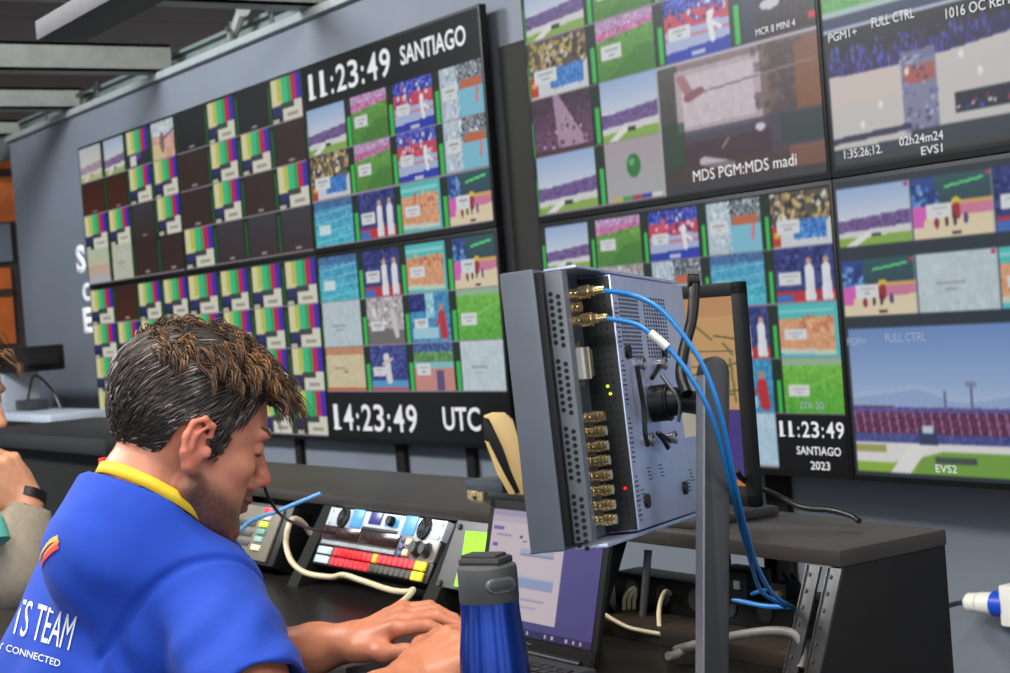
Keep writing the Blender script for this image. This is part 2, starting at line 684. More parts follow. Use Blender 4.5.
def t_dusk(t):
    t.grad(0, 1.01, (70, 40, 64), (120, 74, 110))
    t.noise(0, 1, 12, 2)
    t.mask(np.abs(t.u - .42 - .28 * t.v) < .05 + .22 * t.v, (196, 160, 190), .8)
    t.speck(.1, .35, .9, .9, [(230, 200, 220), (90, 60, 110), (60, 40, 60)], 30, .02)
    t.rect(0, .9, 1, 1, (76, 50, 60))


def t_egg(t):
    t.grad(0, 1.01, (176, 160, 168), (172, 176, 178))
    t.oval(.5, .42, .12, .19, (40, 130, 60))
    t.oval(.47, .36, .05, .06, (110, 200, 130), .8)
    for k, c in enumerate([(206, 190, 60), (60, 170, 90), (196, 50, 70), (60, 60, 180), (220, 220, 216)]):
        t.rect(.1 + .17 * k, .9, .27 + .17 * k, 1, c)


def t_mcr(t):
    t.grad(0, 1.01, (58, 40, 50), (50, 34, 40))
    t.noise(0, 1, 10, 2)
    t.rect(.0, 0, .2, 1, (44, 60, 110), .5)
    t.oval(.4, .5, .14, .08, (206, 204, 214))
    t.oval(.56, .16, .08, .1, (160, 150, 180), .7)
    t.rect(.92, .3, 1, .9, (20, 70, 40))
    t.rect(.9, .76, 1, .86, (230, 40, 40))


def t_athl(t):
    t.fill((222, 168, 150))
    t.rect(0, 0, 1, .35, (200, 214, 220))
    t.noise(0, 1, 16, 2)
    t.rect(0, .6, .5, 1, (222, 200, 140))
    t.oval(.45, .55, .1, .28, (120, 90, 100), .8)
    t.line(.45, .5, .95, .3, .03, (110, 90, 120))


def t_fade(t):
    t.grad(0, .5, (176, 206, 170), (206, 196, 166))
    t.grad(.5, 1.01, (212, 170, 140), (180, 190, 206))


def meter(A, x0, y0, x1, y1, level=.62, dark=(24, 44, 30), on=(48, 206, 74)):
    t = Tile(A, x0, y0, x1, y1)
    t.fill(dark)
    if level > 0:
        t.rect(.35, 1 - level, .8, .97, on)
    if level < .2:
        t.rect(.4, .1, .7, .95, (44, 120, 60), .7)


def grid(A, rows, y0, y1, ncol, m=.16, levels=True, first=.04, lv=.62):
    """rows of tile painters; meters run in the left share m of each cell"""
    n = len(rows)
    for r, row in enumerate(rows):
        a, b = y0 + (y1 - y0) * r / n, y0 + (y1 - y0) * (r + 1) / n
        for c, fn in enumerate(row):
            if fn is None:
                continue
            xa, xb = c / ncol, (c + 1) / ncol
            mm = first if c == 0 else m
            xm = xa + (xb - xa) * mm
            if mm > 0:
                meter(A, xa, a, xm, b, lv if levels else 0.0)
            t = Tile(A, xm, a, xb, b)
            t.fill((40, 40, 44))
            fn(t)
            Tile(A, xa, b - .006, xb, b).fill((150, 140, 150))


def canvas(w_, h_, c=(26, 24, 26)):
    A = np.zeros((h_, w_, 3))
    A[:] = c
    return A


def soften(A, k=1):
    for _ in range(k):
        B = A.copy()
        B[1:-1] = A[1:-1] * .5 + (A[:-2] + A[2:]) * .25
        C = B.copy()
        C[:, 1:-1] = B[:, 1:-1] * .5 + (B[:, :-2] + B[:, 2:]) * .25
        A = C
    return A


def picture(name, A, M, wd, ht, material, parent):
    """A screen: a grid of vertices in the xz plane of M (x right, z up) that carries the raster as colours"""
    H, W = A.shape[:2]
    xs = np.linspace(-wd / 2, wd / 2, W)
    zs = np.linspace(ht / 2, -ht / 2, H)
    X, Z = np.meshgrid(xs, zs)
    P = np.stack([X.ravel(), np.zeros(H * W), Z.ravel(), np.ones(H * W)], 1)
    P = (P @ np.array(M).T)[:, :3]
    i = np.arange(H * W).reshape(H, W)
    F = np.stack([i[1:, :-1], i[1:, 1:], i[:-1, 1:], i[:-1, :-1]], -1).reshape(-1, 4)
    me = mesh_np(name, P, F)
    me.materials.append(material)
    A = A * .90 + 2 + (A.mean(2, keepdims=True) - A) * .12  # duller and slightly lifted: a reflection veil put into the picture colours
    c = np.clip(A.reshape(-1, 3) / 255, 0, 1)
    c = np.where(c <= .04045, c / 12.92, ((c + .055) / 1.055) ** 2.4)
    colors(me, c, 'picture')
    return link(name, me, parent, smooth=False)


def mesh_np(name, P, F):
    me = bpy.data.meshes.new(name)
    k = F.shape[1]
    me.vertices.add(len(P))
    me.vertices.foreach_set('co', np.ascontiguousarray(P, np.float32).ravel())
    me.loops.add(len(F) * k)
    me.loops.foreach_set('vertex_index', np.ascontiguousarray(F, np.int32).ravel())
    me.polygons.add(len(F))
    me.polygons.foreach_set('loop_start', np.arange(0, len(F) * k, k, dtype=np.int32))
    me.update(calc_edges=True)
    me.validate()
    return me


def colors(me, c, attr):
    a = me.color_attributes.new(attr, 'FLOAT_COLOR', 'POINT')
    full = np.ones((len(c), 4), np.float32)
    full[:, :3] = c
    a.data.foreach_set('color', full.ravel())
# ------------------------------------------------------------------ setting
Z_TOP = 2.191                      # top edge of the left screen array
WALLZ = 2.39
WX = ony(10, 150, 0.075).x         # left end of the partition
m = MB()
m.lohi((WX, 0.075, 0), (11.0, 0.16, WALLZ))
struct(m.build('wall_back', M_WALL), 'blue grey partition wall carrying the screens')
m = MB()
m.lohi((WX, 0.045, WALLZ - 0.012), (11.0, 0.175, WALLZ + 0.02), bevel=0.004)
struct(m.build('trim_1', mat('rail_grey', (150, 157, 157), 0.5, noise=0.08)), 'light grey rail along the top of the wall')
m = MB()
m.lohi((3.675, 0.058, 0.62), (4.06, 0.0745, 2.055), bevel=0.003)  # thin black slab covering the dark area between the arrays
struct(m.build('trim_2', mat('flat_black', (30, 31, 28), 0.9, noise=0.08, bump=.05)), 'flat black slab on the wall between the two screen arrays')
m = MB()
m.lohi((-9, -8, -0.02), (12, 5, 0))
struct(m.build('floor', mat('floor_carpet', (70, 70, 74), 0.9, noise=0.15, nscale=40)), 'grey floor')
m = MB()
for i in range(21):
    x0 = -9 + i
    m.lohi((x0, -8, 3.62), (x0 + 0.985, 5, 3.65))
struct(m.build('ceiling', mat('roof_lining', (52, 33, 20), 0.9, noise=0.2, nscale=3)), 'dark brown roof lining')

# roof steel: channels running out from the wall, one long girder above the wall
def beam(name, y_a, y_b, x, z0, z1, wdt=0.10):
    m = MB()
    t = 0.014
    m.lohi((x + wdt - t, y_a, z0), (x + wdt, y_b, z1))
    m.lohi((x, y_a, z0), (x + wdt, y_b, z0 + t))
    m.lohi((x, y_a, z1 - t), (x + wdt, y_b, z1))
    return struct(m.build(name, M_STEEL), 'grey steel roof channel running out over the room')


# (pixel row of lower edge at wall, upper edge) -> height and distance
for k, (px, ylo, yhi) in enumerate(((172, 70, 47), (84, 110, 90), (20, 138, 122), (330, 17, -9))):
    q0, q1 = ony(px, ylo, 0.12), ony(px, yhi, 0.12)
    beam('ceiling_beam', -6.0, 0.12, q0.x - .1, max(q0.z - .03, WALLZ + .022), q1.z + .015)
m = MB()
m.lohi((-3.5, 0.20, WALLZ - 0.05), (9.0, 0.215, WALLZ + 0.12))
m.lohi((-3.5, 0.17, WALLZ + 0.11), (9.0, 0.215, WALLZ + 0.125))
struct(m.build('ceiling_girder', mat('girder_paint', (106, 118, 116), 0.6, noise=0.15, nscale=6)), 'grey green girder behind the top rail of the wall')
# purlin that runs along the room and stops short
qa, qb = ony(36, 41, -1.55), ony(36, 20, -1.55)
m = MB()
m.lohi((qa.x, -1.55, qa.z), (8.5, -1.43, qb.z), bevel=0.006)
struct(m.build('ceiling_purlin', mat('purlin_paint', (78, 77, 79), 0.6, noise=0.1)), 'grey purlin with a square cut end')
# small fixings on the top rail
for px, py in ((272, 20), (233, 58), (95, 66), (78, 82), (62, 100), (46, 116), (152, 52)):
    p = ony(px, py, 0.10)
    m = MB()
    m.lohi((p.x - .03, 0.07, WALLZ + .018), (p.x + .03, 0.13, WALLZ + .03), bevel=.003)
    m.lohi((p.x - .012, 0.095, WALLZ + .02), (p.x + .012, 0.105, WALLZ + .12), bevel=.003)
    m.cyl((p.x, .08, WALLZ + .09), (p.x, .12, WALLZ + .09), .012)
    tag(m.build('rail_clamp', M_ALU), 'small pale clamp standing on the top rail of the wall', 'clamp', 'clamps on the top rail')
p = ony(232, 38, 0.1)
m = MB()
m.tube([ony(232, 38, .12), ony(243, 9, .12)], .022, smooth=False)
m.cyl(ony(243, 9, .10), ony(243, 9, .14), .03)
tag(m.build('brace_rod', M_STEEL), 'slanted grey brace rod above the wall rail with a bolt on top', 'brace')

# beyond the left end of the wall
XL = -2.6
def far(px, py, X=XL):
    return onx(px, py, X)
a = far(-40, 700); b = far(60, 120)
m = MB()
m.lohi((XL - .06, -3.2, 0), (XL, 2.5, 3.0))
struct(m.build('wall_left', mat('far_wall_paint', (58, 50, 46), 0.8, noise=.1, nscale=4)), 'dark wall far behind the end of the partition')
for i, (y0, y1, lab) in enumerate(((150, 222, 'upper orange board at the far left past the end of the wall'), (268, 344, 'lower orange board at the far left under the grey band'))):
    za, zb = far(6, y1).z, far(6, y0).z
    t = thing('orange_board', lab, 'board', (XL + .03, far(6, y0).y, za), None)
    ya, yb = far(-30, y0).y, far(9, y0).y
    m = MB(); m.lohi((XL + .005, ya, za), (XL + .03, yb, zb), bevel=.004)
    m.build('panel', mat('orange_wood', (206, 104, 34), .6, noise=.18, nscale=5), t)
    m = MB(); zz = za + (zb - za) * .62
    m.lohi((XL + .03, ya, zz), (XL + .045, yb, zz + .05))
    m.build('batten', mat('dark_batten', (70, 40, 30), .7, noise=.1), t)
za, zb = far(6, 262).z, far(6, 224).z
m = MB(); m.lohi((XL + .002, far(-30, 240).y, za), (XL + .05, far(9, 240).y, zb), bevel=.004)
struct(m.build('trim_3', M_WALL), 'blue grey band between the orange boards')

# white letters beside the left array, the rest of the words hidden behind the screens
M_LETTER = mat('letter_white', (236, 238, 242), .5, noise=.03, emit=(236, 238, 242), estr=.3)  # painted letters, given a weak added glow to look brighter
for ch, px, y0, y1, lab in (('S', 77.5, 245, 272, 'white letter S, topmost of three beside the left screens'), ('C', 83.5, 283, 301, 'white curved letter, middle of three cut off by the left screens'), ('E', 84.5, 307, 332, 'white letter, lowest of three cut off by the left screens')):
    p0, p1 = ony(px, y1, 0.075), ony(px, y0, 0.075)
    h = (p1.z - p0.z) * .98
    F = frame(V((p0.x, 0.073, p0.z)), (1, 0, 0), (0, 0, 1), (0, -1, 0))
    o = text_mesh('wall_letter', ch, F, h, M_LETTER, sx=1.5, bold=.04)
    sol = o.modifiers.new('thickness', 'SOLIDIFY'); sol.thickness = .006
    tag(o, lab, 'letter')

# ------------------------------------------------------------------ wall monitors
MW, MH = 1.225, 0.695
BAR, BLK, BRN = t_bars, t_black, t_brown
GRY = lambda t: t_black(t, (58, 60, 68), (62, 44, 46))
DKB = lambda t: t_black(t, (58, 42, 40), (62, 40, 34))
NOC = lambda t: t_bars(t, False)
STP = lambda t: t_stadium(t, .55)
STL = lambda t: t_stadium(t, .2)


def pic_m1():
    A = canvas(230, 132, (50, 40, 36))
    grid(A, [[STP, STL, NOC, t_athl], [BRN, BRN, BAR, BAR], [BAR, BAR, GRY, BAR], [t_fade, lambda t: t_map(t, (196, 198, 176)), DKB, DKB]], .01, .99, 4, .16, False)
    return A


def pic_m2():
    A = canvas(260, 148, (44, 36, 36))
    grid(A, [[BLK, BAR, BLK, BAR], [DKB, BAR, BAR, DKB], [DKB, BAR, DKB, BAR], [BAR, GRY, GRY, GRY]], .01, .99, 4, .17, False)
    return A


def pic_m1b():
    A = canvas(230, 132, (60, 56, 52))
    grid(A, [[BAR, BRN, BAR, BAR], [BAR] * 4, [BAR] * 4, [BAR] * 4], .01, .99, 4, .16, False)
    return A


def pic_m2b():
    A = canvas(260, 148, (70, 68, 66))
    grid(A, [[BAR] * 4, [BAR] * 4, [BAR] * 4, [BAR] * 4], .01, .99, 4, .17, False)
    return A


def pic_m3():
    A = canvas(300, 170, (16, 15, 16))
    grid(A, [[t_stadium, t_pitch, t_taek, t_street], [t_crowd, t_pitch, t_taek, t_street], [t_pool, t_judo, t_beach, t_weights]], .235, .99, 4, .16, True)
    return A


def pic_m3b():
    A = canvas(300, 170, (14, 14, 16))
    grid(A, [[t_pool, t_judo, t_beach, t_weights], [t_map, t_fence, t_red, t_green], [t_cream, t_gym, t_track, lambda t: t_map(t, (196, 214, 222))]], .01, .75, 4, .16, True)
    return A


def pic_r1():
    A = canvas(420, 238, (24, 22, 22))
    grid(A, [[t_stadium, t_pitch, t_taek, t_mcr], [t_crowd, t_pitch, t_taek, t_mcr], [t_dusk, t_stadium, None, None], [t_stadium, t_egg, None, None]], .005, .99, 4, .15, True, .04)
    t = Tile(A, .5, .5, 1, .99)
    t.grad(0, 1.01, (150, 124, 128), (74, 50, 50))
    t.mask(t.u < .14, (60, 66, 60), .7)
    t.mask((t.u > .12) & (t.u < .70) & (t.v > .06) & (t.v < .56), (196, 176, 186), .9)
    t.mask((t.u > .16) & (t.u < .62) & (t.v > .1) & (t.v < .50), (214, 196, 206), .9)
    t.noise(0, 1, 4, 5)
    t.mask((t.u > .66) & (t.v < .6), (120, 92, 84), .85)
    for _ in range(170):
        u = np.clip(rng.normal(.80, .07), 0, 1); v = rng.uniform(.02, .62)
        t.oval(u, v, rng.uniform(.01, .03), rng.uniform(.015, .04), (84, 70, 70), .6)
    t.mask((t.u > .86) & (t.v > .05) & (t.v < .72), (150, 92, 54), .8)
    t.mask((t.v > .53) & (t.v < .78), (70, 66, 88), .8)
    t.mask((t.v > .62) & (t.v < .80) & (t.u > .14) & (t.u < .7), (72, 46, 52), .8)
    t.mask((t.u < .16) & (t.v > .45) & (t.v < .8), (40, 74, 44), .7)
    t.mask((t.u > .76) & (t.v > .55) & (t.v < .75), (44, 70, 60), .8)
    t.line(.24, .26, .98, .20, .008, (150, 120, 126))
    t.line(.16, .12, .22, .27, .03, (176, 120, 124))
    t.line(.2, .28, .28, .24, .03, (150, 90, 100))
    t.oval(.64, .60, .03, .03, (214, 206, 220))
    t.line(.28, .78, .44, .84, .035, (196, 186, 200))
    t.line(.40, .70, .44, .64, .008, (170, 120, 120))
    t.mask(t.v > .80, (74, 52, 50), .5)
    t.mask((t.u > .8) & (t.v > .78), (160, 104, 78), .6)
    t.mask(t.v > .93, (60, 60, 66), .9)
    Tile(A, .5, .495, 1, .503).fill((200, 190, 204))
    Tile(A, .495, .5, .503, .99).fill((180, 176, 186))
    return soften(A)


def pic_r1b():
    A = canvas(420, 238, (14, 14, 16))
    grid(A, [[t_stadium, t_pitch, t_taek, t_street, t_crowd], [t_taek, t_fence, t_street, t_pool, t_judo], [t_red, t_map, t_gym, t_judo, t_beach], [t_track, t_pool, t_cream, t_red, t_green], [t_map, t_fence, t_map, lambda t: t_map(t, (176, 210, 232)), None]], .01, .99, 5, .16, True, .12)
    Tile(A, .8, .795, 1, 1).fill((10, 10, 12))
    return soften(A)


def pic_r2():
    A = canvas(420, 238, (22, 26, 34))
    for q in range(2):
        t = Tile(A, .5 * q, 0, .5 * q + .5, .485)
        t.fill((96, 178, 84)); t.noise(0, 1, 8, 3)
        t.mask(t.v < .5, (150, 170, 200))
        t.rect(0, .96, 1, 1, (170, 196, 190))
    Tile(A, 0, .485, 1, .525).fill((44, 58, 96))
    Tile(A, 0, .523, 1, .532).fill((180, 188, 210))
    arena(Tile(A, .008, .532, .5, .985))
    arena(Tile(A, .51, .532, 1, .985))
    return soften(A)


def arena(t):
    t.grad(0, .35, (26, 24, 28), (40, 32, 48))
    roof = .20 + .05 * np.cos((t.u - .25) * 3)
    t.mask((t.v > roof - .04) & (t.v < roof + .12), (46, 38, 110), .8)
    for _ in range(260):
        u, v = rng.uniform(0, 1), rng.uniform(.12, .34)
        t.oval(u, v, .006, rng.uniform(.01, .045), [(60, 60, 214), (90, 110, 236), (90, 40, 90), (50, 30, 60)][rng.integers(4)], .7)
    t.mask((t.v > roof + .09) & (t.v < .88), (206, 200, 196))
    t.mask((t.v > roof + .09) & (t.v < .55) & (t.u < .38), (222, 198, 186), .6)
    t.mask((t.u > .37) & (t.u < .54) & (t.v > roof + .02) & (t.v < .84), (124, 126, 160), .9)
    t.mask((t.u > .38) & (t.u < .53) & (t.v > .36) & (t.v < .50 - 5 * (t.u - .46) ** 2), (196, 84, 62), .85)
    t.speck(.37, .28, .54, .84, [(90, 100, 190), (180, 180, 214), (70, 70, 120)], 50, .010)
    edge = .80 + .10 * np.clip(.38 - t.u, -.1, 1) * .6
    t.mask((t.v > edge - .03) & (t.v < edge + .015) & (t.u < .40), (60, 60, 90))
    t.mask((t.u > .62) & (t.v > .62) & (t.v < .76), (44, 44, 60))
    t.speck(.62, .66, 1, .74, [(220, 40, 50), (60, 90, 230), (230, 230, 240)], 24, .010)
    low = np.where(t.u < .40, edge + .015 + .05, .82)
    t.mask(t.v > low, (58, 68, 76))
    t.mask((t.u > .54) & (t.v > .76) & (t.v < .80 - .3 * np.clip(t.u - .8, 0, 1)), (204, 202, 198))
    for u, v in ((.26, .60), (.16, .72), (.74, .50), (.40, .40), (.66, .36)):
        t.oval(u, v, .012, .03, (240, 240, 244), .9)
    t.mask((t.v > .97), (70, 62, 56), .8)


def pic_r2b():
    A = canvas(420, 238, (44, 54, 66))
    rows = [[t_stadium, t_weights, t_judo, t_pool], [t_weights, t_map, t_beach, t_crowd]]
    for r in range(2):
        y0, y1 = (.025, .222) if r == 0 else (.268, .460)
        for c in range(5):
            t = Tile(A, .003 + .19 * c, y0, .003 + .19 * c + .187, y1)
            t.fill((60, 60, 60)); rows[r][c % 4](t)
            t.rect(.93, .02, .98, .09, (206, 50, 90))
            t.rect(.97, 0, 1, 1, (150, 170, 200), .5)
    Tile(A, .51, .50, 1, .985).fill((120, 150, 190))
    t = Tile(A, .006, .50, .5, .985)
    t.grad(0, .62, (104, 142, 206), (176, 198, 230))
    ridge = .46 - .06 * np.exp(-((t.u - .36) / .12) ** 2) - .03 * np.sin(t.u * 9)
    t.mask((t.v > ridge) & (t.v < .62), (142, 168, 214), .8)
    t.mask((t.v > ridge) & (t.v < ridge + .03), (186, 204, 232), .5)
    st = .54 + .03 * (t.u - .1)
    t.mask((t.v > st) & (t.v < .8), (104, 50, 84))
    for k in range(24):
        u = k / 23
        t.line(u, .55, u + .02, .76, .004, (170, 130, 190), .8)
    t.mask((t.v > .55) & (t.v < .58), (90, 90, 170), .8)
    t.mask((t.v > .73) & (t.v < .80), (70, 84, 160), .9)
    t.noise(.54, .8, 10, 2)
    t.mask(t.v > .79, (226, 224, 222))
    t.mask((t.v > .81) & (t.v < .86) & (t.u < .16), (150, 150, 60), .8)
    t.mask(t.v > .93 - .02 * t.u, (146, 190, 60))
    t.mask((t.u > .3) & (t.v > .9 - (t.u - .3) * .4) & (t.v > .84), (120, 172, 66))
    t.mask((np.abs(t.u - .24 - (.97 - t.v) * .55) < .05) & (t.v > .8), (232, 230, 230))
    t.rect(.33, .70, .42, .80, (54, 66, 110))
    t.rect(.35, .67, .40, .72, (200, 206, 220))
    t.mask((t.v > .88) & (t.v < .92) & (t.u > .4) & (t.u < .6), (60, 66, 90), .8)
    t.line(.47, .44, .47, .56, .004, (90, 96, 130)); t.line(.595, .40, .595, .58, .005, (90, 96, 130))
    t.rect(.57, .37, .62, .41, (120, 126, 160), .8)
    return soften(A)


LABELS = {
    'm1': 'top left wall screen with two brown tiles and a few colour bars',
    'm2': 'wall screen with dark tiles and colour bars, left of the clock reading 11:23:49',
    'm3': 'wall screen with the clock 11:23:49 SANTIAGO above twelve sports pictures',
    'm1b': 'lower left wall screen of colour bars with one brown tile, partly behind the man',
    'm2b': 'wall screen full of colour bars behind the hair of the man',
    'm3b': 'wall screen with twelve pictures above the clock 14:23:49 UTC',
    'r1': 'wall screen with the large brown picture captioned MDS PGM',
    'r1b': 'wall screen of many small pictures with SANTIAGO 2023 clock in its corner',
    'r2': 'upper right wall screen with the dark arena picture captioned FULL CTRL',
    'r2b': 'lower right wall screen with the sunlit stadium under blue sky'}
body_me = None
SCR = {}


def monitor(key, M, A):
    """M: x right, y away from the room, z up, origin = centre of the front"""
    global body_me
    t = thing('wall_monitor', LABELS[key], 'screen', M @ V((0, 0.04, -MH / 2)), 'screens of the two wall arrays')
    if body_me is None:
        b = MB()
        b.lohi((-MW / 2 + .001, 0.0, -MH / 2 + .001), (MW / 2 - .001, 0.028, MH / 2 - .001), None, .003)
        b.lohi((-MW * .36, 0.026, -MH * .38), (MW * .36, 0.05, MH * .34), None, .006)
        o = b.build('housing', M_BLACK)
        body_me = o.data
        bpy.data.objects.remove(o)
    o = bpy.data.objects.new('housing', body_me)
    COL.objects.link(o)
    o.parent = t
    o.matrix_parent_inverse = Matrix.Translation(-t.location) @ M
    s = picture('screen', A, M @ Matrix.Translation((0, -0.0015, 0.002)), MW - .022, MH - .026, M_SCREEN, t)
    SCR[key] = (s, M)
    return t


def cap(key, text, u, v, h, width=None, align='LEFT', mtl=None, bold=0.0, name='caption'):
    """lettering on a screen at u, v (0..1 from the top left; v = baseline), cap height h"""
    s, M = SCR[key]
    F = M @ frame(((u - .5) * (MW - .022), -0.003, (.5 - v) * (MH - .026) + .002), (1, 0, 0), (0, 0, 1), (0, -1, 0))
    return text_mesh(name, text, F, h * (MH - .026), mtl or M_TEXT, s, .85, bold, align=align, width=width * (MW - .022) if width else None)


def clock(key, text, u, v, h, width, bold=.012):
    """clock digits in even steps, the ones with a foot; every digit a mesh of its own"""
    s, M = SCR[key]
    adv = [.58 if ch == ':' else 1.0 for ch in text]
    k = width * (MW - .022) / (sum(adv) - .15)
    hh = h * (MH - .026)
    F0 = M @ frame(((u - .5) * (MW - .022), -0.003, (.5 - v) * (MH - .026) + .002), (1, 0, 0), (0, 0, 1), (0, -1, 0))
    x = 0.0
    for ch, a in zip(text, adv):
        c = x + (a - .15) * k / 2
        if ch == ':':
            for up in (0, .46):
                text_mesh('colon_dot', '.', F0 @ Matrix.Translation((c, up * hh, 0)), hh, M_TEXT, s, 1, bold, align='CENTER', width=.20 * k, cap=.729)
            x += a * k
            continue
        o = text_mesh('digit', ch, F0 @ Matrix.Translation((c - (.08 * k if ch == '1' else 0), 0, 0)), hh, M_TEXT, s, 1, bold, align='CENTER', width={':': .20, '1': .36}.get(ch, .82) * k, cap=.729)
        if ch == '1':
            bm = bmesh.new(); bm.from_mesh(o.data)
            bm.faces.new([bm.verts.new(F0 @ V((c + q * .32 * k, y, .0006))) for q, y in ((-1, 0), (1, 0), (1, hh * .085), (-1, hh * .085))])
            bm.to_mesh(o.data); bm.free()
        x += a * k


def lm_(i, j):
    return Matrix.Translation(((i + .5) * MW, 0, Z_TOP - (j + .5) * MH))


for key, i, j, fn in (('m1', 0, 0, pic_m1), ('m2', 1, 0, pic_m2), ('m3', 2, 0, pic_m3), ('m1b', 0, 1, pic_m1b), ('m2b', 1, 1, pic_m2b), ('m3b', 2, 1, pic_m3b)):
    monitor(key, lm_(i, j), fn())
RA = -0.02162
RX = Matrix.Translation((4.00177, -0.07117, Z_TOP - 0.01417)) @ Matrix.Rotation(RA, 4, 'Z')
for key, i, j, fn in (('r1', 0, 0, pic_r1), ('r2', 1, 0, pic_r2), ('r1b', 0, 1, pic_r1b), ('r2b', 1, 1, pic_r2b)):
    monitor(key, RX @ Matrix.Translation(((i + .5) * MW, 0, -(j + .5) * MH)), fn())

clock('m3', '11:23:49', .028, .180, .145, .515)
cap('m3', 'SANTIAGO', .60, .150, .095, .34, bold=.018)
clock('m3b', '14:23:49', .02, .955, .145, .515)
cap('m3b', 'UTC', .675, .935, .115, .19, bold=.018)
cap('r1', 'MDS PGM:MDS madi', .600, .955, .044, .32)
cap('r1', 'MCR 8 MINI 4', .83, .475, .026, .115)
clock('r1b', '11:23:49', .808, .876, .058, .188, .015)
cap('r1b', 'SANTIAGO', .858, .938, .030, .125, bold=.012)
cap('r1b', '2023', .895, .990, .030, .055, bold=.012)
cap('r1b', 'DX 20', .88, .775, .026, .065, mtl=M_TEXTDIM)
cap('r2', 'PGM1+', .014, .562, .030, .075)
cap('r2', 'FULL CTRL', .128, .550, .034, .105)
cap('r2', '1016 OC REHERS', .306, .580, .034, .18)
cap('r2', '1:35:26;12.', .033, .962, .030, .098)
cap('r2', '02h24m24', .175, .950, .030, .105)
cap('r2', 'EVS1', .226, .990, .028, .050)
cap('r2b', 'PGM+', .004, .555, .026, .05, mtl=M_TEXTDIM)
cap('r2b', 'FULL CTRL', .104, .548, .030, .10, mtl=M_TEXTDIM)
cap('r2b', 'EVS2', .205, .975, .026, .05)

# uprights that carry the arrays
for px, py, lab, x_w in ((298, 455, 'thin black upright under the colour bar screens behind the profile of the man', .05), (400, 462, 'black upright under the clock reading 14:23:49', .06), (470, 462, 'black upright beside the telephone under the UTC caption', .05), (776, 495, 'wide black upright under the SANTIAGO 2023 screen', .08)):
    p = ony(px, py, 0.053)
    m = MB()
    m.lohi((p.x - x_w / 2, .0525, .03), (p.x + x_w / 2, .073, 1.9), bevel=.004)
    m.lohi((p.x - .16, -.10, 0), (p.x + .16, .073, .03), bevel=.006)
    tag(m.build('screen_upright', M_MATTE), lab, 'stand')
# ------------------------------------------------------------------ console furniture
DZ = 0.745                          # worktop
SZ = 0.91                           # top of the raised shelf
YF, YB = -1.365, -1.17              # front and back of the shelf
XE = 6.462                          # right end of the console
m = MB()
m.prism([(4.0, -1.80), (6.28, -1.80), (6.40, -2.04), (6.95, -2.04), (6.95, -1.47), (6.438, -1.47), (6.438, -1.18), (4.0, -1.18)], Matrix.Identity(4), DZ - .03, DZ, .003)
t = tag(m.build('worktop', M_WORK), 'long dark worktop the man rests his hands on', 'desk')

t = thing('console_shelf', 'dark raised equipment shelf running along the worktop under the screens', 'shelf', (4.9, -1.25, DZ))
m = MB(); m.prism([(4.0, YF), (XE, YF), (XE, YB), (5.2, -1.075), (4.0, -1.075)], Matrix.Identity(4), SZ - .022, SZ, .003); m.build('top', M_DESK, t)
m = MB(); m.prism([(YF + .004, SZ - .022), (YB, SZ - .022), (YB - .004, .06), (YF - .055, .06), (YF - .050, DZ + .001)], frame((XE - .022, 0, 0), (0, 1, 0), (0, 0, 1), (1, 0, 0)), 0, .020, .002)
m.build('end_panel', mat('end_panel_laminate', (17, 16, 15), .55, spec=.25, noise=.15, nscale=20, bump=.04), t)
def slope_y(z):
    return YF + .004 - (SZ - .022 - z) * .42
for k, dx in enumerate((.012, .050)):
    m = MB()
    p0, p1 = V((XE - dx, slope_y(SZ - .024), SZ - .024)), V((XE - dx, slope_y(DZ + .002), DZ + .002))
    d = (p1 - p0).normalized(); n = V((1, 0, 0)).cross(d)
    M = frame(p0, (1, 0, 0), n, d)
    L = (p1 - p0).length
    m.lohi((-.012, -.002, 0), (.012, .002, L), M, .0008)
    m.lohi((-.012, -.004, 0), (-.0095, .022, L), M, .0008)
    for q in range(7):
        m.cyl(M @ V((-.004, -.0035, .012 + q * L / 7)), M @ V((-.004, -.0015, .012 + q * L / 7)), .0028, n=10)
    m.build('rack_rail', mat('rail_metal', (64, 64, 65), .4, .5, noise=.15, nscale=40), t)
m = MB(); m.lohi((4.0, -1.375, DZ), (XE - .08, -1.17, DZ + .022), None, .002)
m.build('plinth', mat('plinth_laminate', (46, 38, 31), .5, noise=.2, nscale=8), t)
for x, y, s in ((5.985, -1.19, .03), (6.10, -1.17, .028), (5.66, -1.19, .03), (5.06, -1.19, .03), (4.30, -1.19, .03)):
    m = MB(); m.lohi((x, y, DZ + .022), (x + s, y + .03, SZ - .022), None, .002); m.build('divider', M_MATTE, t)
m = MB(); m.lohi((4.0, -1.165, DZ + .001), (5.62, -1.150, SZ - .022)); m.build('back_panel', M_MATTE, t)
for x in (5.056, 5.548, 5.91):
    m = MB()
    m.prism([(YF - .004, SZ - .022), (YF + .06, SZ - .022), (-1.375, DZ + .0), (-1.462, DZ)], frame((x, 0, 0), (0, 1, 0), (0, 0, 1), (1, 0, 0)), 0, .042, .001)
    m.build('cheek', M_MATTE, t)

